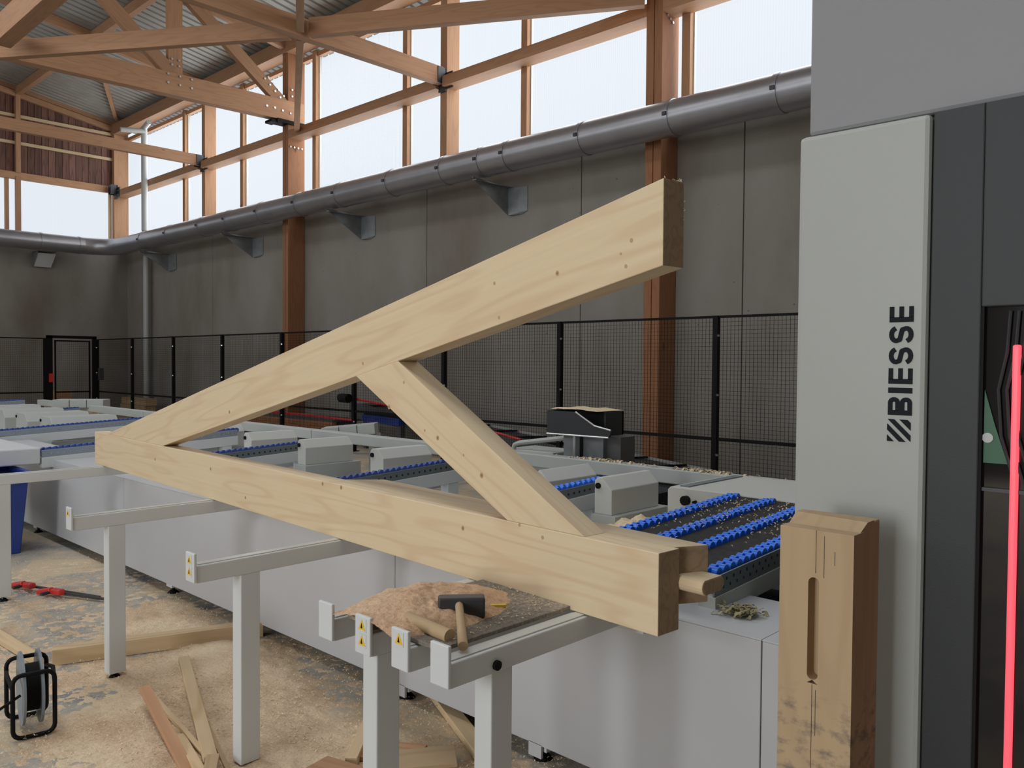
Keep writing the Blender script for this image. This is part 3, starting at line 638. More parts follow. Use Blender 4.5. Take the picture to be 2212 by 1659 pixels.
# ---------------- roller beams
wheel_me = {}
def wheel(parent, x, y, z, m='blue'):
    if m not in wheel_me:
        o = MB().cyl((-.012, 0, 0), (.012, 0, 0), .023, 14).build('roller', m, parent, smooth=True); wheel_me[m] = o.data
    else:
        o = bpy.data.objects.new('roller', wheel_me[m]); COL.objects.link(o); o.parent = parent
    o.location = Vector((x, y, z)) - parent.location
SL = .045
def roller_beam(x, y0, y1, zt, lab, y_start=None, pale=False):
    t = thing('roller_beam', lab, 'conveyor beam', (x, y0, 0), 'blue roller beams')
    z = lambda y: zt + SL * (y - 2.97)
    def strip(nm, xa, xb, ha, hb, m, ya=y0, yb=y1, bevel=.003):
        MB().hexa([(xa, ya, z(ya) - ha), (xb, ya, z(ya) - ha), (xb, yb, z(yb) - ha), (xa, yb, z(yb) - ha), (xa, ya, z(ya) - hb), (xb, ya, z(ya) - hb), (xb, yb, z(yb) - hb), (xa, yb, z(yb) - hb)]).build(nm, m, t, bevel=bevel)
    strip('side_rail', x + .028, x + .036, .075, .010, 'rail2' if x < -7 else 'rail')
    strip('side_rail', x - .036, x - .028, .075, .010, 'rail')
    strip('channel', x - .045, x + .045, .17, .075, 'white')
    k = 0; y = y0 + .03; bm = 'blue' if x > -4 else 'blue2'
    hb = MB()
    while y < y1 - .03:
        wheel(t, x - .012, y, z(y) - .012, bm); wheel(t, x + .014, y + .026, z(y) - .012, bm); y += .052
        hb.cyl((x + .036, y, z(y) - .045), (x + .0375, y, z(y) - .045), .008, 8)
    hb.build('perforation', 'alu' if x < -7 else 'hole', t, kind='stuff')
    for yy in (y0 + .45, y1 - .12):
        MB().box(x - .04, x + .04, yy - .05, yy + .05, .751 if yy < 3.02 else .6, z(yy) - .17).build('leg', 'white', t)
    return t
roller_beam(-8.12, 2.42, 4.3, .875, 'blue roller beam whose start shows left of the truss heel')
MBx = None
roller_beam(-10.35, 2.0, 4.35, .88, 'second blue roller beam from the left truss heel, pale underside')
roller_beam(-13.0, 2.6, 4.4, .885, 'third blue roller beam counted from the truss heel toward the far end')
roller_beam(-15.9, 3.2, 4.5, .89, 'farthest blue roller beam at the left photo edge')
roller_beam(-6.6, 2.99, 4.25, .86, 'blue roller beam left of the middle in the truss opening', )
roller_beam(-4.62, 2.99, 4.3, .86, 'blue roller beam in front of the third housing, inside the truss opening')
roller_beam(-3.22, 2.99, 4.25, .86, 'short blue roller beam just right of the strut foot')
# left end table with white front
t = thing('infeed_box', 'white flat-topped box at the left end of the machine base', 'machine cover', (-8.5, 2, 0))
MB().box(-10.2, -8.07, 1.45, 2.41, .72, .865).build('cover', 'white', t, bevel=.012)
MB().box(-9.2, -9.1, 2.3, 2.4, 0, .73).build('leg', 'white', t); MB().box(-10.1, -10.0, 2.3, 2.45, 0, .73).build('leg', 'white', t)
# near roller table with four strips
ZT = .90
t = thing('roller_table', 'dark table with four double rows of blue rollers beside the machine', 'roller table', (-1.6, 3, 0))
zt = lambda y: ZT + SL * (y - 3.2)
def slab(nm, xa, xb, ya, yb, h0, h1, m, bevel=.002):
    MB().hexa([(xa, ya, zt(ya) + h0), (xb, ya, zt(ya) + h0), (xb, yb, zt(yb) + h0), (xa, yb, zt(yb) + h0), (xa, ya, zt(ya) + h1), (xb, ya, zt(ya) + h1), (xb, yb, zt(yb) + h1), (xa, yb, zt(yb) + h1)]).build(nm, m, t, bevel=bevel)
XS = (-1.575, -1.79, -2.0, -2.215)
slab('table_plate', -2.25, -1.54, 2.72, 4.15, -.035, -.018, 'belt')
slab('side_rail', -1.54, -1.532, 2.70, 4.15, -.085, -.012, 'rail'); slab('edge_channel', -1.60, -1.528, 2.70, 4.15, -.16, -.086, 'lgrey')
slab('edge_channel', -2.26, -2.22, 2.70, 4.15, -.12, -.036, 'lgrey')
hb = MB(); y = 2.76
while y < 4.1:
    hb.box(-1.532, -1.5305, y, y + .008, zt(y) - .065, zt(y) - .055); hb.box(-1.532, -1.5305, y + .025, y + .033, zt(y) - .038, zt(y) - .026); y += .052
hb.build('perforation', 'hole', t, kind='stuff')
for si, xs in enumerate(XS):
    y = 2.74 + .012 * si
    while y < 4.08:
        wheel(t, xs - .013, y, zt(y) - .014); wheel(t, xs + .013, y + .026, zt(y) - .014); y += .052
for (xx, yy) in ((-2.2, 2.8), (-1.6, 2.82), (-2.2, 4.0), (-1.6, 4.0)):
    MB().box(xx - .03, xx + .03, yy, yy + .06, .42 if yy > 3 else .745, zt(yy) - (.16 if xx > -2 else .12)).build('leg', 'lgrey', t)
# drive housings with chamfered tops
def housing(x0, x1, y0, y1, z0, z1, lab, ch=.07, m='whitey'):
    t = thing('drive_housing', lab, 'machine housing', (x0, y0, z0), 'chamfered white drive housings')
    cv_ = MB().prism([(x0, y0, z0), (x1, y0, z0), (x1, y0, z1 - ch), (x1 - ch, y0, z1), (x0 + .02, y0, z1), (x0, y0, z1 - .02)], (0, y1 - y0, 0)).build('cover', m, t, bevel=.004)
    MB().cyl((x0 + .03, y0 - .012, z1 - .05), (x0 + .03, y0, z1 - .05), .018, 10).build('lock_knob', 'black', cv_)
    MB().box(x0, x1 + .05, y0 - .03, y1 + .05, .62, z0).build('mount', 'lgrey', t)
    return t
hd = [((1285, 1322), 3.95, 'white chamfered drive housing right of the strut, before the roller table'),
      ((1160, 1185), 3.95, 'drive housing half hidden behind the strut'),
      ((800, 828), 3.95, 'drive housing in the middle of the truss opening, right of two others'),
      ((643, 660), 3.95, 'drive housing in the middle of the truss opening, left of the tallest one'),
      ((527, 543), 3.95, 'small drive housing left in the truss opening'),
      ((420, 432), 3.95, 'drive housing just right of the truss heel inside the opening')]
for (u, yy, lab) in hd:
    xa = P(u[0], 1000, 1, yy).x; xb = P(u[1], 1000, 1, yy).x
    housing(xa, xb + .0, yy, yy + .50, .745, .965, lab)
for (u0, v0, u1, lab) in ((195, 897, 258, 'far left drive housing nearest the truss heel'), (128, 889, 196, 'far left drive housing, second from the truss heel'), (85, 882, 142, 'far left drive housing, third from the truss heel'), (34, 875, 92, 'far left drive housing, farthest from the truss heel')):
    p = P(u1, v0, 2, .97)
    q = P(u0, v0, 1, p.y - .55)
    housing(p.x - .45, p.x, p.y - .75, p.y, .70, .97, lab, m='lgrey', ch=.1)
# large twin housing at the table end
t = thing('drive_housing', 'wide low white housing at the far end of the blue roller table', 'machine housing', (-2.2, 4.2, 0))
MB().prism([(-2.68, 4.16, .66), (-.9, 4.16, .66), (-.9, 4.16, .93), (-2.66, 4.16, .93), (-2.68, 4.16, .91)], (0, .75, 0)).build('cover', 'whitey', t, bevel=.006)
MB().box(-2.62, -2.56, 4.2, 4.85, .93, .936).box(-1.88, -1.82, 4.2, 4.85, .93, .936).build('slot_cover', 'rail', t)
MB().cyl((-2.55, 4.13, .86), (-2.55, 4.16, .86), .028, 12).cyl((-2.49, 4.14, .855), (-2.49, 4.16, .855), .012, 8).build('lock_knob', 'black', t)
MB().box(-2.6, -2.5, 4.3, 4.8, .4, .66).box(-1.3, -1.2, 4.3, 4.8, .4, .66).build('leg', 'lgrey', t)

# ---------------- long rail
rl = thing('long_rail', 'long pale steel rail running behind all the roller beams', 'rail', (-8, 5, 0))
cuts = [.8, -1.5, P(1000, 960, 1, 5).x, P(672, 930, 1, 5).x, P(309, 890, 1, 5).x, P(122, 870, 1, 5).x, P(80, 864, 1, 5).x]
for a, b_ in zip(cuts[:-1], cuts[1:]):
    MB().box(b_ + .006, a - .006, 5.0, 5.12, .80, .905).build('rail_section', 'lgrey', rl, bevel=.008)
for x in (-1.0, -4.0, -7.4, -10.5, -14, -16.6): MB().box(x - .04, x + .04, 5.03, 5.09, 0, .80).build('leg', 'lgrey', rl)
MB().box(-3.9, .8, 5.02, 5.1, .74, .785).build('cable_tray', 'steel', rl)
# saw / suction head
hdx = thing('suction_head', 'black hooded machine head on a steel post behind the rail', 'machine head', (-4.1, 5.4, 0))
a = P(1182, 886, 1, 5.35); b_ = P(1320, 945, 1, 5.35); c_ = P(1244, 890, 1, 5.35); d_ = P(1285, 920, 1, 5.35); e_ = P(1320, 930, 1, 5.35)
b0 = P(1182, 936, 1, 5.35); b1 = P(1315, 946, 1, 5.35)
MB().prism([b0, b1, e_, d_, c_, a], (0, .02, 0)).build('side_plate', 'dark', hdx)
MB().prism([b0, b1, e_, d_, c_, a], (0, .02, 0))
MB().box(a.x, a.x + .02, 5.37, 5.75, b0.z, a.z).box(a.x + .02, c_.x + .2, 5.73, 5.75, b0.z, a.z).box(c_.x + .18, c_.x + .2, 5.5, 5.75, b0.z, a.z).build('hood', 'dark', hdx)
MB().tube([c_ + Vector((0, -.004, 0)), d_ + Vector((0, -.004, 0)), e_ + Vector((0, -.004, 0))], .008, 6).build('edge_trim', 'alu', hdx)
MB().tube([b0 + Vector((0, -.004, 0)), b1 + Vector((0, -.004, 0))], .008, 6).build('edge_trim', 'alu', hdx)
heap('shavings', a.x + .02, c_.x + .2, 5.37, 5.75, 24, 18, lambda X, Y: .012 + .035 * vnoise(X * 9, Y * 9, 4) * np.clip(1 - abs(X - (a.x + c_.x) / 2) * 2.5, 0, 1), 'shav', a.z - .005, hdx, kind='stuff')
p = P(1246, 960, 1, 5.4)
MB().box(p.x - .16, p.x + .0, 5.42, 5.7, .3, b0.z).build('post', 'galv', hdx); MB().box(p.x - .01, p.x + .015, 5.36, 5.42, .3, b0.z).build('slide', 'alu', hdx)
MB().box(p.x + .03, p.x + .24, 5.45, 5.6, .3, b0.z).build('post', 'galv', hdx); MB().box(p.x + .24, p.x + .38, 5.5, 5.7, .3, b0.z).build('back_post', 'slat', hdx)
MB().box(p.x - .3, p.x + .5, 5.35, 5.8, .0, .3).build('plinth', 'lgrey', hdx)
t = thing('grab_handle', 'pale curved handle bar left of the black machine head', 'handle', (-5, 5.6, 0))
p0 = P(1110, 968, 1, 5.5); p1 = P(1112, 956, 1, 5.5); p2 = P(1220, 946, 1, 5.6)
MB().tube([p0, p1 + Vector((0, 0, -.02)), p1 + Vector((.05, 0, 0)), p2], .022, 8).build('tube', 'lgrey', t, smooth=True)
MB().box(p0.x - .1, p2.x - .05, 5.5, 5.9, .55, .86).build('cabinet', 'lgrey', t, bevel=.01); MB().box(p0.x, p2.x - .1, 5.6, 5.8, 0, .55).build('base', 'lgrey', t)
t = thing('segmented_bench', 'small jointed steel bench behind the rail seen through the truss', 'bench', (-9, 6.5, 0))
p0 = P(700, 934, 2, .80); p1 = P(815, 924, 2, .86)
for k in range(3): MB().bar(p0.lerp(p1, k / 3), p0.lerp(p1, (k + .96) / 3), .3, .12).build('segment', 'lgrey', t, bevel=.004)
MB().box(p1.x - .1, p1.x, p1.y - .05, p1.y + .05, 0, .8).box(p0.x, p0.x + .1, p0.y, p0.y + .1, 0, .74).build('leg', 'lgrey', t)
# dark cabinet and shaving pile behind the short roller beam
t = thing('dark_cabinet', 'black box under the rail behind the short roller beam', 'cabinet', (-3.7, 4.6, 0))
MB().box(-4.2, -3.05, 4.62, 4.95, .5, .79).build('body', 'ink', t); MB().box(-4.2, -3.5, 4.58, 4.62, .78, .81).build('bracket', 'lgrey', t); MB().box(-4.1, -3.2, 4.7, 4.9, 0, .5).build('base', 'hole', t)
heap('shavings_heap', -3.0, -2.3, 3.35, 4.2, 50, 50, lambda X, Y: .15 * np.clip(1 - ((X + 2.62) / .38) ** 2 - ((Y - 3.85) / .36) ** 2, -.01, 1) * (.5 + vnoise(X * 12, Y * 12, 9)), 'shav', .622, kind='stuff', label='pale heap of wood shavings left of the blue roller table', category='shavings')
def curls(name, n, f, m, lab, size=.012, parent=None, cat='shavings'):
    b = MB()
    for i in range(n):
        x, y, z = f(); an = random.random() * 6.28; s = size * (.5 + random.random()); d = Vector((math.cos(an), math.sin(an), 0)); e = Vector((-d.y, d.x, 0)) * s * .3
        p = Vector((x, y, z)); q = [p - d * s, p - d * s * .3 + Vector((0, 0, s * .55)), p + d * s * .4 + Vector((0, 0, s * .5)), p + d * s]
        for k in range(3): b.poly([q[k] - e, q[k + 1] - e, q[k + 1] + e, q[k] + e])
    o = b.build(name, m, parent); o['kind'] = 'stuff'
    if lab: o['label'] = lab; o['category'] = cat
    return o
curls('rail_shavings', 260, lambda: (random.choice((-3.0, -2.1, -3.9)) + random.gauss(0, .16), random.uniform(5.02, 5.11), .905), 'shav', 'wood shavings lying along the top of the long rail', .018)
p = P(1600, 1325, 2, .75)
curls('shavings_clump', 160, lambda: (p.x + random.gauss(0, .035), p.y + random.gauss(0, .03), .75 + random.random() * .02), 'moss', 'small olive clump of shavings on the white casing top', .014)
curls('plate_shavings', 420, lambda: (random.uniform(-2.2, -1.56), (lambda q: 2.8 + 1.3 * q ** .45)(random.random()), .89 + random.random() * .01 + .03), 'shav', 'scattered shavings on the dark roller table', .007)

# ================================================================== SUPPORT STANDS
ZA = .87
def sticker(parent, x, y, z, s=.022):
    MB().box(x - s * 1.1, x + s * 1.1, y - .0015, y, z - s * 1.15, z + s * 1.15).build('label_plate', 'white', parent)
    MB().prism([(x - s, y - .0025, z - s * .8), (x + s, y - .0025, z - s * .8), (x, y - .0025, z + s)], (0, .001, 0)).build('warning_triangle', 'yellow', parent)
    MB().prism([(x - s * .25, y - .0035, z - s * .5), (x + s * .25, y - .0035, z - s * .5), (x, y - .0035, z + s * .45)], (0, .001, 0)).build('warning_mark', 'ink', parent)
def arm(t, X, ytip, yend=2.5, st=0, plate_w=.065):
    MB().box(X - .065, X, ytip + .012, yend, ZA - .072, ZA - .004).build('arm', 'white', t, bevel=.004)
    MB().box(X - .050, X - .012, ytip + .025, yend, ZA - .004, ZA).build('slide_strip', 'whitey', t, bevel=.002)
    ep_ = MB().box(X - .068, X + .004, ytip, ytip + .012, ZA - .068, ZA + .045).build('end_plate', 'white', t, bevel=.003)
    for k in range(st): sticker(ep_, X - .032, ytip, ZA + .018 - .045 * k, .017)
def leg(t, X, y, z0=.03, foot=True):
    lg_ = MB().box(X - .07, X - .002, y, y + .085, z0, ZA - .07).build('leg', 'white', t, bevel=.004)
    MB().cyl((X - .035, y + .04, .012), (X - .035, y + .04, .05), .01, 10).cyl((X - .035, y + .04, 0), (X - .035, y + .04, .016), .035, 14, .02).build('levelling_foot', 'black', lg_)
stands = [((-6.33, 1.0, 0), 1.62, 'white support stand at the left edge, its arm under the truss heel'), ((-4.38, 1.44, 1), 1.62, 'white support stand standing alone beside the clamps, second from the left'), ((-3.02, 1.425, 2), 1.62, 'white support stand with two warning stickers, middle of the stands')]
for (X, yt, st), yl, lab in stands:
    t = thing('support_stand', lab, 'stand', (X, yl, 0), 'white support stands')
    arm(t, X, yt, st=st); leg(t, X, yl)
t = thing('support_stand', 'double white stand with warning stickers at the left of the dusty tray', 'stand', (-1.95, 1.5, 0), 'white support stands')
arm(t, -2.10, 1.42); arm(t, -1.91, 1.42, st=2); leg(t, -1.91, 1.45); MB().box(-2.12, -1.9, 2.3, 2.36, ZA - .13, ZA - .07).build('cross_bar', 'white', t)
t = thing('support_stand', 'double white stand nearest the beam end, at the right of the dusty tray', 'stand', (-1.6, 1.6, 0), 'white support stands')
arm(t, -1.74, 1.42, st=1); arm(t, -1.575, 1.42); leg(t, -1.59, 1.60)
MB().box(-1.76, -1.57, 2.3, 2.36, ZA - .13, ZA - .07).build('cross_bar', 'white', t)
MB().cyl((-1.575, 1.60, ZA - .05), (-1.565, 1.60, ZA - .05), .014, 10).build('screw_hole', 'black', t)
# dusty board on the arms
tr = tag(MB().box(-2.07, -1.645, 1.46, 2.25, ZA + .0015, ZA + .014).build('tray_board', 'tray', bevel=.002), 'grey dusty board lying across the four near stand arms', 'board')
heap('sawdust_heap', -2.10, -1.66, 1.42, 1.98, 110, 120, lambda X, Y: .06 * np.clip(1 - ((X + 1.95) / .22) ** 2 - ((Y - 1.66) / .31) ** 2, -.2, 1) * (.7 + .5 * vnoise(X * 22, Y * 22, 3)) + .012 * (vnoise(X * 30, Y * 30, 5) - .5), 'dust2', ZA + .0145, kind='stuff', label='reddish sawdust heap on the dusty board', category='sawdust')
curls('board_shavings', 420, lambda: (random.uniform(-2.0, -1.66), random.uniform(1.5, 2.2), ZA + .016), 'shav', 'pale shavings scattered on the right of the dusty board', .0035)
# hammer (mallet)
hm = thing('mallet', 'dark headed mallet with wooden handle on the dusty board', 'hammer', (-1.75, 1.62, ZA + .015))
hx0, hx1 = P(946, 1320, 2, .905), P(1047, 1318, 2, .905)
MB().bar((hx0.x, hx0.y, .918), (hx1.x, hx1.y, .918), .05, .062).build('head', 'steel', hm, bevel=.006)
MB().cyl(Vector(((hx0.x + hx1.x) / 2, (hx0.y + hx1.y) / 2 - .01, .93)), P(1000, 1396, 2, .89), .012, 12, .014).build('handle', 'oldwood', hm, smooth=True)
t = tag(MB().cyl(P(880, 1335, 2, .905), P(971, 1374, 2, .897), .019, 20).build('round_peg', 'oldwood', None, frame_of(P(880, 1335, 2, .905), P(971, 1374, 2, .897)), smooth=True), 'short round wooden bar half buried in sawdust beside the mallet', 'wooden bar')
pa, pb = P(1040, 1309, 2, .90), P(1092, 1308, 2, .892)
t = tag(MB().bar(pa, pb, .014, .008).build('pencil', 'yel2'), 'yellow carpenter pencil right of the mallet head', 'pencil')

# ================================================================== SPRUCE TRUSS
K = -.0650558; C0 = 1.89642587
def TV(u, v):
    r = R.T @ np.array([(u - CX) / F, (v - CY) / F, 1.0]); t = C0 / (r[1] - K * r[0]); return Vector(np.array([0, 0, H]) + r * t)
nrm = Vector((K, -1, 0)).normalized(); back = -nrm; TH = .10
xd = Vector((1, K, 0)).normalized()
st = thing('spruce_truss', 'large pale spruce truss triangle lying on the stand arms', 'timber truss', (-3.5, 2.1, ZA))
def flat(name, pts, ax0, ax1, m='spruce', off=0, th=TH, parent=st, bevel=.003):
    q = [Vector(p) + back * off for p in pts]
    return MB().prism(q, back * th).build(name, m, parent, frame_of(ax0, ax1), bevel)
near, far = TV(1421, 1378), TV(205, 1000); near.z = ZA + .001; far.z = ZA + .001
zt1 = TV(1421, 1195).z
A0, A1 = near, far
c1_ = Vector((near.x, near.y, zt1)); c0_ = Vector((far.x, far.y, zt1))
flat('bottom_chord', [A1, A0, c1_, c0_], A1, A0)
ru, rl_ = TV(1432, 383), TV(1430, 573)
heel_low = TV(350, 960); heel_up = TV(230, 929)
heel_low = Vector((heel_low.x, heel_low.y, zt1)); heel_up = Vector((heel_up.x, heel_up.y, zt1))
flat('rafter', [heel_up, heel_low, rl_, ru], heel_low, rl_, off=.004, th=.098)
s1, s2, s3, s4 = TV(768, 817), TV(838, 792), TV(1262, 1155), TV(1095, 1116)
s3.z = zt1 + .0; s4.z = zt1 + .0
dirr = (rl_ - heel_low).normalized()
def on_raf(p): # project to the rafter's lower edge along z
    k_ = (p.x - heel_low.x) / (rl_.x - heel_low.x); return Vector((p.x, p.y, heel_low.z + (rl_.z - heel_low.z) * k_))
s1r, s2r = on_raf(s1), on_raf(TV(858, 786))
flat('strut', [s4, s3, s2r, s1r], s3, s2r, off=.001, th=.099)
for (u, v, r_, of) in ((1000, 1141, .0075, 0), (1172, 1161, .0055, 0), (1122, 1134, .005, 0), (697, 1045, .008, 0), (737, 1053, .008, 0), (335, 992, .008, 0), (455, 1013, .008, 0), (530, 1075, .007, 0),
                      (1202, 590, .007, .004), (1362, 519, .0055, .004), (1339, 548, .0035, .004), (1350, 575, .005, .004), (1066, 612, .005, .004), (782, 785, .006, .004), (1076, 686, .005, .004), (494, 890, .008, .004),
                      (840, 879, .008, .001), (945, 946, .0075, .001), (1040, 1027, .0085, .001), (917, 930, .0045, .001), (1001, 983, .004, .001), (872, 826, .005, .001)):
    q = TV(u, v) + back * of
    kb = MB()
    ring_ = [q + xd * r_ * math.cos(i * math.pi / 7) * 1.1 + Vector((0, 0, r_ * 1.25 * math.sin(i * math.pi / 7))) for i in range(14)]
    kk = kb.prism(ring_, -back * .0006).build('knot', 'knot', st)
    if r_ >= .007: MB().prism([q + (p_ - q) * .5 for p_ in ring_], -back * .0010).build('knot_core', 'knotd', kk)
# splinters at the sawn rafter end
b = MB()
for i in range(14):
    q = ru.lerp(ru + back * .1, random.random()) + Vector((0, 0, .0)) if i < 9 else (ru + back * .1).lerp(rl_ + back * .1, random.random())
    b.cyl(q, q + Vector((random.uniform(-.006, .006), .003, random.uniform(.002, .009) if i < 9 else .004)), .0014, 4, .0005)
b.build('splinters', 'shav', st, kind='stuff')
# rear timber with tenon
RB = TH + .002; zr_ = zt1 - .001
rz0 = .87 + .075
e0 = P(1471, 1184, 2, zr_); e1 = P(1531, 1177, 2, zr_)
rt = thing('tenon_timber', 'shorter spruce timber with a rounded tenon behind the lower chord', 'timber', e0)
f0 = P(745, 1031, 2, zr_)
def Tl(xx, off): return Vector((xx, K * xx + C0, 0)) + back * off
zb_ = P(1471, 1310, 1, e0.y).z
gA = Tl(f0.x + .05, RB); eA = Tl(e0.x - .03, RB); eB = Vector((e1.x, e1.y, 0)); gB = gA + back * .14 + xd * .12
MB().hexa([Vector((q.x, q.y, z_)) for z_ in (zb_, zr_) for q in (gA, eA, eB, gB)]).build('timber_body', 'spruce', rt, frame_of(gA, eA), bevel=.003)
tn = []
ce_ = eA.lerp(eB, .50); zc_ = P(1500, 1255, 1, ce_.y).z
for i in range(16):
    an = 2 * math.pi * i / 16; cx_, cz_ = math.cos(an), math.sin(an)
    oy = (.034 if cx_ > 0 else -.034) + .024 * cx_; tn.append(ce_ - xd * .02 + back * oy + Vector((0, 0, zc_ + .024 * cz_)))
MB().prism(tn, xd * .10).build('tenon', 'spruce', rt, frame_of(ce_, ce_ + xd), bevel=.006)

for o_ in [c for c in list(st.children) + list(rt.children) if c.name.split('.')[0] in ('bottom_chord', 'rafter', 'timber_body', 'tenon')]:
    o_.data.materials.append(M['endg_shaded'])  # cut ends: end grain with their shade put into its colour
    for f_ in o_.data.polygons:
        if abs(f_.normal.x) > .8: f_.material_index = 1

# ================================================================== PANEL MACHINE (right)
YM = 2.0
mc = thing('processing_machine', 'tall white and anthracite machine with black lettering at the right edge', 'machine', (-.5, YM, 0))
xl, xr_ = -.916, -.608; ztop = 2.22
wc_ = MB().box(xl, xr_, YM, YM + .9, .05, ztop).build('white_column', 'colm', mc, bevel=.012)
MB().box(xr_ + .004, 1.6, YM + .006, YM + .9, .05, 2.222).build('dark_front', 'dark', mc, bevel=.004) if False else None
gx0 = -.50; gz1 = 1.780
MB().box(xr_ + .004, gx0, YM + .006, YM + .06, .05, 2.222).build('dark_panel', 'dark', mc, bevel=.003)
MB().box(gx0, 1.2, YM + .006, YM + .06, gz1, 2.222).build('dark_panel', 'dark', mc, bevel=.003)
MB().box(gx0, 1.2, YM + .022, YM + .034, .05, gz1).build('tinted_window', 'glass', mc)
MB().box(gx0 - .0, gx0 + .006, YM + .008, YM + .03, .05, gz1).build('window_seal', 'rubber', mc)
MB().box(xr_ + .002, 1.2, YM + .08, YM + 2.6, .05, 2.2).build('body', 'dark', mc)
MB().box(-.905, 1.2, YM + .03, YM + 3.2, 2.226, 5.6).build('upper_cover', 'grey', mc, bevel=.01)
MB().box(-.439, -.424, YM + .006, YM + .022, .05, 1.697).build('light_strip', 'led', mc, bevel=.004)
for x in (-.8, 1.0): MB().box(x - .05, x + .05, YM + .1, YM + .2, 0, .05).build('foot', 'black', mc)
# lettering: read upward, strokes built flat on the column
lz0, lz1 = P(1944, 897, 1, YM).z, P(1950, 662, 1, YM).z; lx0, lx1 = -.689, -.636
Hh = lx1 - lx0
def L2W(a, b):   # a along the word (upward), b letter height (0 bottom at right edge)
    return (lx1 - b * Hh, YM - .0012, lz0 + a * Hh)
def stroke(b, pts, t_, closed=False):
    n = len(pts)
    for i in range(n if closed else n - 1):
        p = Vector(pts[i]); q = Vector(pts[(i + 1) % n]); d = (q - p).normalized(); nn = Vector((-d.y, d.x)) * t_ / 2; ex = d * t_ * .18
        ps = [p - ex - nn, q + ex - nn, q + ex + nn, p - ex + nn]
        b.prism([L2W(*z_) for z_ in ps], (0, -.0006 - .00005 * (i % 3), 0))
def rect(b, a0, a1, b0_, b1_): b.prism([L2W(*z_) for z_ in ((a0, b0_), (a1, b0_), (a1, b1_), (a0, b1_))], (0, -.0008, 0))
TW = (lz1 - lz0) / Hh
def arc(cx_, cy_, rx, ry, a0, a1, n=9): return [(cx_ + rx * math.cos(math.radians(a0 + (a1 - a0) * i / n)), cy_ + ry * math.sin(math.radians(a0 + (a1 - a0) * i / n))) for i in range(n + 1)]
wl_ = {'B': .80, 'I': .24, 'E': .68, 'S': .76}
tot = sum(wl_[c] for c in 'BIESSE'); gap = (TW - tot) / 5; a = 0
for c in 'BIESSE':
    b = MB(); wd = wl_[c]
    if c == 'I': rect(b, a, a + .24, 0, 1)
    elif c == 'E':
        rect(b, a, a + .22, 0, 1)
        for q in (0, .405, .81): rect(b, a + .2, a + wd, q, q + .19)
    elif c == 'B':
        rect(b, a, a + .22, 0, 1)
        for y0_ in (0, .5): stroke(b, [(a + .2, y0_ + .095)] + arc(a + wd - .26, y0_ + .25, .15, .155, -90, 90) + [(a + .2, y0_ + .405)], .19)
    else:
        up_ = arc(a + wd / 2, .71, wd / 2 - .11, .195, 15, 205, 10); lo = arc(a + wd / 2, .29, wd / 2 - .11, .195, 25, -165, 10)
        stroke(b, up_ + [(a + .16, .56), (a + wd - .16, .46)] + lo, .2)
    b.build('letter', 'ink', wc_); a += wd + gap
b = MB(); za0, za1 = P(1942, 954, 1, YM).z, P(1942, 906, 1, YM).z; xa0, xa1 = -.690, -.638
def lg(s, t_): return (xa0 + s * (xa1 - xa0), YM - .0012, za0 + t_ * (za1 - za0))
def clip_band(c0, c1):  # band between s+t=c0 and c1 clipped to the unit square
    def line(c): return ((max(0, c - 1), min(1, c)), (min(1, c), max(0, c - 1)))
    p, q = line(c0), line(c1); pts = [p[0], p[1]]
    if c0 < 1 < c1: pts += [(1, 0), q[1], q[0], (0, 1)]
    else: pts += [q[1], q[0]]
    return pts
for c0, c1 in ((.02, .30), (.52, .80), (1.02, 1.30), (1.52, 1.86)):
    b.prism([lg(s, t_) for s, t_ in clip_band(c0, c1)], (0, -.0008, 0))
b.build('emblem', 'ink', wc_)
# hoses and a green part behind the tinted window are seen as shapes on its inner face
ho = MB()
for i in range(3):
    x = gx0 + .03 + i * .016
    ho.tube([(x + .025, YM + .014, gz1 - .01), (x + .02, YM + .014, 1.68), (x + .005, YM + .014, 1.60), (x + .012, YM + .014, 1.50), (x + .04, YM + .014, 1.40)], .0035, 6)
ho.build('hose', 'steel', mc, smooth=True)
MB().prism([(gx0 + .008, YM + .016, 1.60), (gx0 + .008, YM + .016, 1.44), (gx0 + .055, YM + .016, 1.44), (gx0 + .03, YM + .016, 1.52)], (0, .004, 0)).build('green_pad', 'green', mc)
MB().cyl((gx0 + .016, YM + .016, 1.495), (gx0 + .016, YM + .013, 1.495), .011, 14).build('pad_print', 'lgrey', mc)
MB().box(gx0 + .006, 1.2, YM + .015, YM + .021, 1.378, 1.386).build('window_bar', 'steel', mc)

# upright mortised post
YP = 1.73
px0, px1 = P(1686, 1140, 1, YP).x, P(1845, 1165, 1, YP).x; pz = P(1760, 1145, 1, YP).z; D = .15
up = thing('mortised_post', 'upright aged timber with a routed slot in front of the white column', 'timber', (px0, YP, 0))
sx = P(1757, 1300, 1, YP).x; sz1 = P(1757, 1247, 1, YP).z; sz0 = P(1752, 1468, 1, YP).z; hw = .012
fr = frame_of((px0, YP, 0), (px0, YP, 1))
b = MB()
b.box(px0, sx - hw, YP, YP + .035, 0, pz); b.box(sx + hw, px1, YP, YP + .035, 0, pz); b.box(sx - hw, sx + hw, YP, YP + .035, 0, sz0 - .008); b.box(sx - hw, sx + hw, YP, YP + .035, sz1, pz)
for s_, zc2 in ((1, sz1 - hw), (-1, sz0 + hw)):
    for sd in (-1, 1):
        pts = [(sx + sd * hw, YP, zc2)] + [(sx + sd * hw * math.cos(math.radians(q)), YP, zc2 + s_ * hw * math.sin(math.radians(q))) for q in range(0, 91, 15)] + [(sx + sd * hw, YP, zc2 + s_ * (hw + (.0 if s_ > 0 else .008)))]
        b.prism(pts[1:], (0, .035, 0))
b.box(px0, px1, YP + .035, YP + .075, 0, pz)
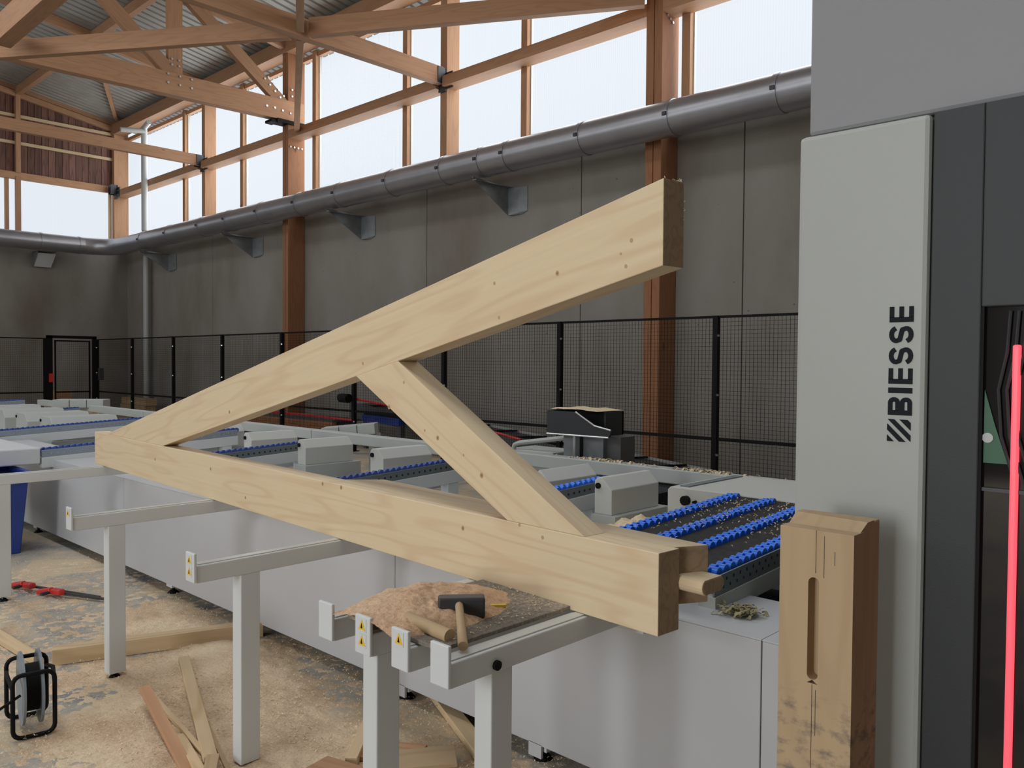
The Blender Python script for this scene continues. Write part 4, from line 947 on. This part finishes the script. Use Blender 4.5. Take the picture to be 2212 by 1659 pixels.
b.prism([(px0 + .01, YP + .06, 0), (px1, YP + .06, 0), (px1, YP + .06, pz), (px0 + .03, YP + .06, pz)], (0, 0, .001))
o = b.build('post_body', 'postw', up, fr)
xt0 = P(1722, 1118, 1, YP + .08).x
MB().hexa([(xt0 - .0, YP + .04, pz), (px1 - .002, YP + .04, pz), (px1, YP + .12, pz), (xt0, YP + .12, pz), (xt0, YP + .075, pz + .022), (px1 - .0, YP + .075, pz + .018), (px1, YP + .11, pz + .018), (xt0, YP + .11, pz + .022)]).build('top_ridge', 'postw', up, fr)
MB().box(xt0 + .0, px1 - .001, YP + .076, YP + D, 0, pz + .016).build('rear_half', 'postw', up, fr, bevel=.004)
ck = MB()
for x_, z0_, z1_ in ((sx + .004, sz1 + .01, pz), (sx + .022, pz - .10, pz - .01), (sx + .045, pz - .07, pz - .04), (sx + .0, sz0 - .22, sz0 - .01), (sx + .008, sz0 - .12, sz0 - .02)):
    ck.box(x_ - .0004, x_ + .0004, YP - .0007, YP, z0_, z1_)
ck.build('crack', 'ink', up, kind='stuff')

# ================================================================== FLOOR THINGS
# blue bin
bn = thing('plastic_bin', 'dark blue plastic bin standing under the left stand', 'bin', (-8, 1.9, 0))
bx, by = -7.83, 2.0
def ring(z_, hx, hy): return [(bx - 2 * hx, by - hy, z_), (bx, by - hy, z_), (bx, by + hy, z_), (bx - 2 * hx, by + hy, z_)]
p = P(45, 1195, 2, 0)
lo = [(p.x - .45, p.y - .38, .0), (p.x, p.y - .38, .0), (p.x, p.y, .0), (p.x - .45, p.y, .0)]
hi = [(p.x - .52, p.y - .42, .66), (p.x + .06, p.y - .42, .66), (p.x + .06, p.y + .05, .66), (p.x - .52, p.y + .05, .66)]
b = MB(); b.hexa(lo + [(q[0], q[1], q[2]) for q in hi]); b.build('body', 'dblue', bn, bevel=.01)
q0 = hi[0]; MB().box(p.x - .55, p.x + .09, p.y - .45, p.y - .41, .62, .70).box(p.x - .55, p.x + .09, p.y + .04, p.y + .08, .62, .70).box(p.x + .05, p.x + .09, p.y - .41, p.y + .04, .62, .70).box(p.x - .55, p.x - .51, p.y - .41, p.y + .04, .62, .70).build('rim', 'dblue', bn, bevel=.006)
# red clamps
def clamp(a, b_, lab):
    t = thing('bar_clamp', lab, 'clamp', a, 'red handled bar clamps on the floor')
    a, b_ = Vector(a), Vector(b_); d = (b_ - a).normalized(); n = Vector((-d.y, d.x, 0))
    MB().bar(a + Vector((0, 0, .035)), b_ + Vector((0, 0, .02)), .022, .012).build('bar', 'steel', t)
    MB().bar(a - d * .02 + n * .02 + Vector((0, 0, .03)), a + d * .13 - n * .04 + Vector((0, 0, .05)), .05, .04).build('grip', 'red', t, bevel=.012)
    MB().bar(a - d * .12 + Vector((0, 0, .02)), a + d * .0 + Vector((0, 0, .045)), .045, .035).build('jaw', 'red', t, bevel=.01)
    MB().cyl(a - d * .02 - n * .07 + Vector((0, 0, .03)), a + n * .05 + Vector((0, 0, .03)), .012, 8).build('spindle', 'steel', t)
clamp(P(52, 1274, 2, 0), P(215, 1296, 2, 0) , 'red clamp farther left, lying beside the left stand leg')
clamp(P(112, 1288, 2, 0), P(245, 1303, 2, 0), 'red clamp nearer the lone stand leg')
# cable reel
rr_ = thing('cable_reel', 'grey cable reel in a black tube frame at the lower left', 'cable reel', P(70, 1590, 2, 0))
c0 = P(28, 1605, 2, 0); c1 = P(119, 1584, 2, 0); ax = (c1 - c0); ax.z = 0; wv = ax.length; ax.normalize(); dp_ = Vector((-ax.y, ax.x, 0))
if dp_.y < 0: dp_ = -dp_
o_ = Vector((c0.x, c0.y, 0)); hR = .285
def rp(a, d, z_): return o_ + ax * a + dp_ * d + Vector((0, 0, z_))
def rrect(d, lean=0):
    pts = []; r = .035; W_ = wv
    for cx_, cz_, a0 in ((W_ - r, .012 + r, -90), (W_ - r, hR - r, 0), (r, hR - r, 90), (r, .012 + r, 180)):
        for k in range(5):
            an = math.radians(a0 + 90 * k / 4); z_ = cz_ + r * math.sin(an); pts.append(rp(cx_ + r * math.cos(an), d + lean * z_, z_))
    return pts
MB().tube(rrect(0), .0095, 10, True).build('frame_loop', 'black', rr_, smooth=True)
MB().tube(rrect(.26), .0095, 10, True).build('frame_loop', 'black', rr_, smooth=True)
MB().tube([rp(.0, 0, hR * .8), rp(-.01, .13, hR * .9), rp(0, .26, hR * .8)], .009, 8).tube([rp(wv, 0, hR * .8), rp(wv + .01, .13, hR * .9), rp(wv, .26, hR * .8)], .009, 8).build('frame_loop', 'black', rr_, smooth=True)
for a in (.045, wv - .045): MB().cyl(rp(a - .005, .13, .185), rp(a + .005, .13, .185), .16, 40).build('flange', 'reelg', rr_, smooth=True)
cb_ = MB()
for i in range(9):
    a = .055 + i * (wv - .11) / 8
    cb_.tube([rp(a, .13 + .095 * math.cos(2 * math.pi * k / 20), .185 + .095 * math.sin(2 * math.pi * k / 20)) for k in range(20)], .009, 6, True)
cb_.cyl(rp(.05, .13, .185), rp(wv - .05, .13, .185), .088, 20)
cb_.build('cable', 'rubber', rr_, smooth=True)
MB().tube([rp(.03, 0, .20), rp(-.05, -.01, .16), rp(-.12, .0, .15)], .006, 6).build('crank', 'black', rr_)
# timber pieces on the floor
def board(a, b_, w_, h_, m, lab, up=(0, 0, 1), name='offcut'):
    o = beam(name, a, b_, w_, h_, m, bevel=.002); return tag(o, lab, 'timber')
def FP(u, v, z_=0): return P(u, v, 2, z_)
q = FP(130, 1447); q2 = FP(566, 1372)
board(q + Vector((-.12, 0, .045)), q2 + Vector((0, 0, .045)), .085, .085, 'spruce2', 'long pale timber on the floor behind the lone stand leg', name='floor_timber')
board(FP(-30, 1358, .02), FP(88, 1428, .02), .07, .03, 'spruce2', 'pale board at the left photo edge behind the cable reel', name='floor_board')
board(FP(397, 1422, .03), FP(455, 1640, .05), .055, .025, 'spruce2', 'straight pale lath leading toward the middle stand leg', name='lath')
board(FP(312, 1485, .10), FP(405, 1665, .02), .05, .02, 'redwood', 'reddish lath tilted up at the lower left', name='lath')
board(FP(335, 1508, .02), FP(445, 1632, .035), .022, .018, 'spruce2', 'thin pale lath between the reddish and the straight one', name='lath')
board(FP(388, 1590, .02), FP(440, 1680, .04), .04, .02, 'spruce2', 'short pale lath in front of the reddish one', name='lath')
board(FP(445, 1560, .02), FP(505, 1690, .03), .02, .015, 'oldwood', 'thin brown strip beside the middle stand leg', name='lath')
board(FP(460, 1632, .06), FP(448, 1690, .06), .05, .015, 'oldwood', 'small brown chip of board leaning at the middle stand leg', name='lath')
board(FP(758, 1650, .03), FP(800, 1558, .03), .05, .05, 'spruce2', 'square pale offcut left of the near double stand leg', name='block')
board(FP(930, 1480, .02), FP(1060, 1650, .02), .075, .035, 'spruce2', 'pale rough board under the casing between the near stand legs', name='floor_board')
for i, (u, v, w_, an, m_, lab) in enumerate(((845, 1625, .26, .5, 'redwood', 'reddish plywood offcut beside the near double stand leg'), (905, 1640, .30, .9, 'oldwood', 'brown sheet offcut lying tilted between the near legs'), (720, 1668, .22, .2, 'redwood', 'reddish offcut at the bottom photo edge'))):
    c = FP(u, v, .03 + .01 * i); d = Vector((math.cos(an), math.sin(an), .04)); board(c - d * w_ / 2, c + d * w_ / 2, .16, .018, m_, lab, name='sheet_offcut')

# sawdust on the floor: real thin heaps
def dustf(X, Y):
    cen = np.exp(-(((X + 2.6) / 1.5) ** 2 + ((Y - 1.9) / .75) ** 2)) * 1.0 + .55 * np.exp(-(((X + 4.6) / 1.1) ** 2 + ((Y - 2.2) / .4) ** 2)) + .35 * np.exp(-(((X + 3.4) / .8) ** 2 + ((Y - 1.2) / .4) ** 2)) + .35 * np.exp(-(((X + 5.6) / 1.2) ** 2 + ((Y - 2.4) / .35) ** 2))
    n = vnoise(X * 1.9, Y * 1.9, 11, 5); f = vnoise(X * 26, Y * 26, 21, 3)
    return np.clip((cen * .9 + n * 1.25 - 1.02), -.02, .5) * .05 + (f - .5) * .013
heap('floor_sawdust', -7.2, -.95, .6, 3.4, 560, 260, dustf, 'dust', 0, kind='stuff', label='spread of tan sawdust on the floor around the stands', category='sawdust')
def fs():
    while True:
        x, y = random.uniform(-7.5, -1.0), random.uniform(.7, 2.6)
        if random.random() < .25 + .75 * math.exp(-((x + 3) / 1.6) ** 2): return x, y, .012 + random.random() * .01
curls('floor_shavings', 11000, fs, 'shav', 'pale wood shavings strewn over the floor', .0052)
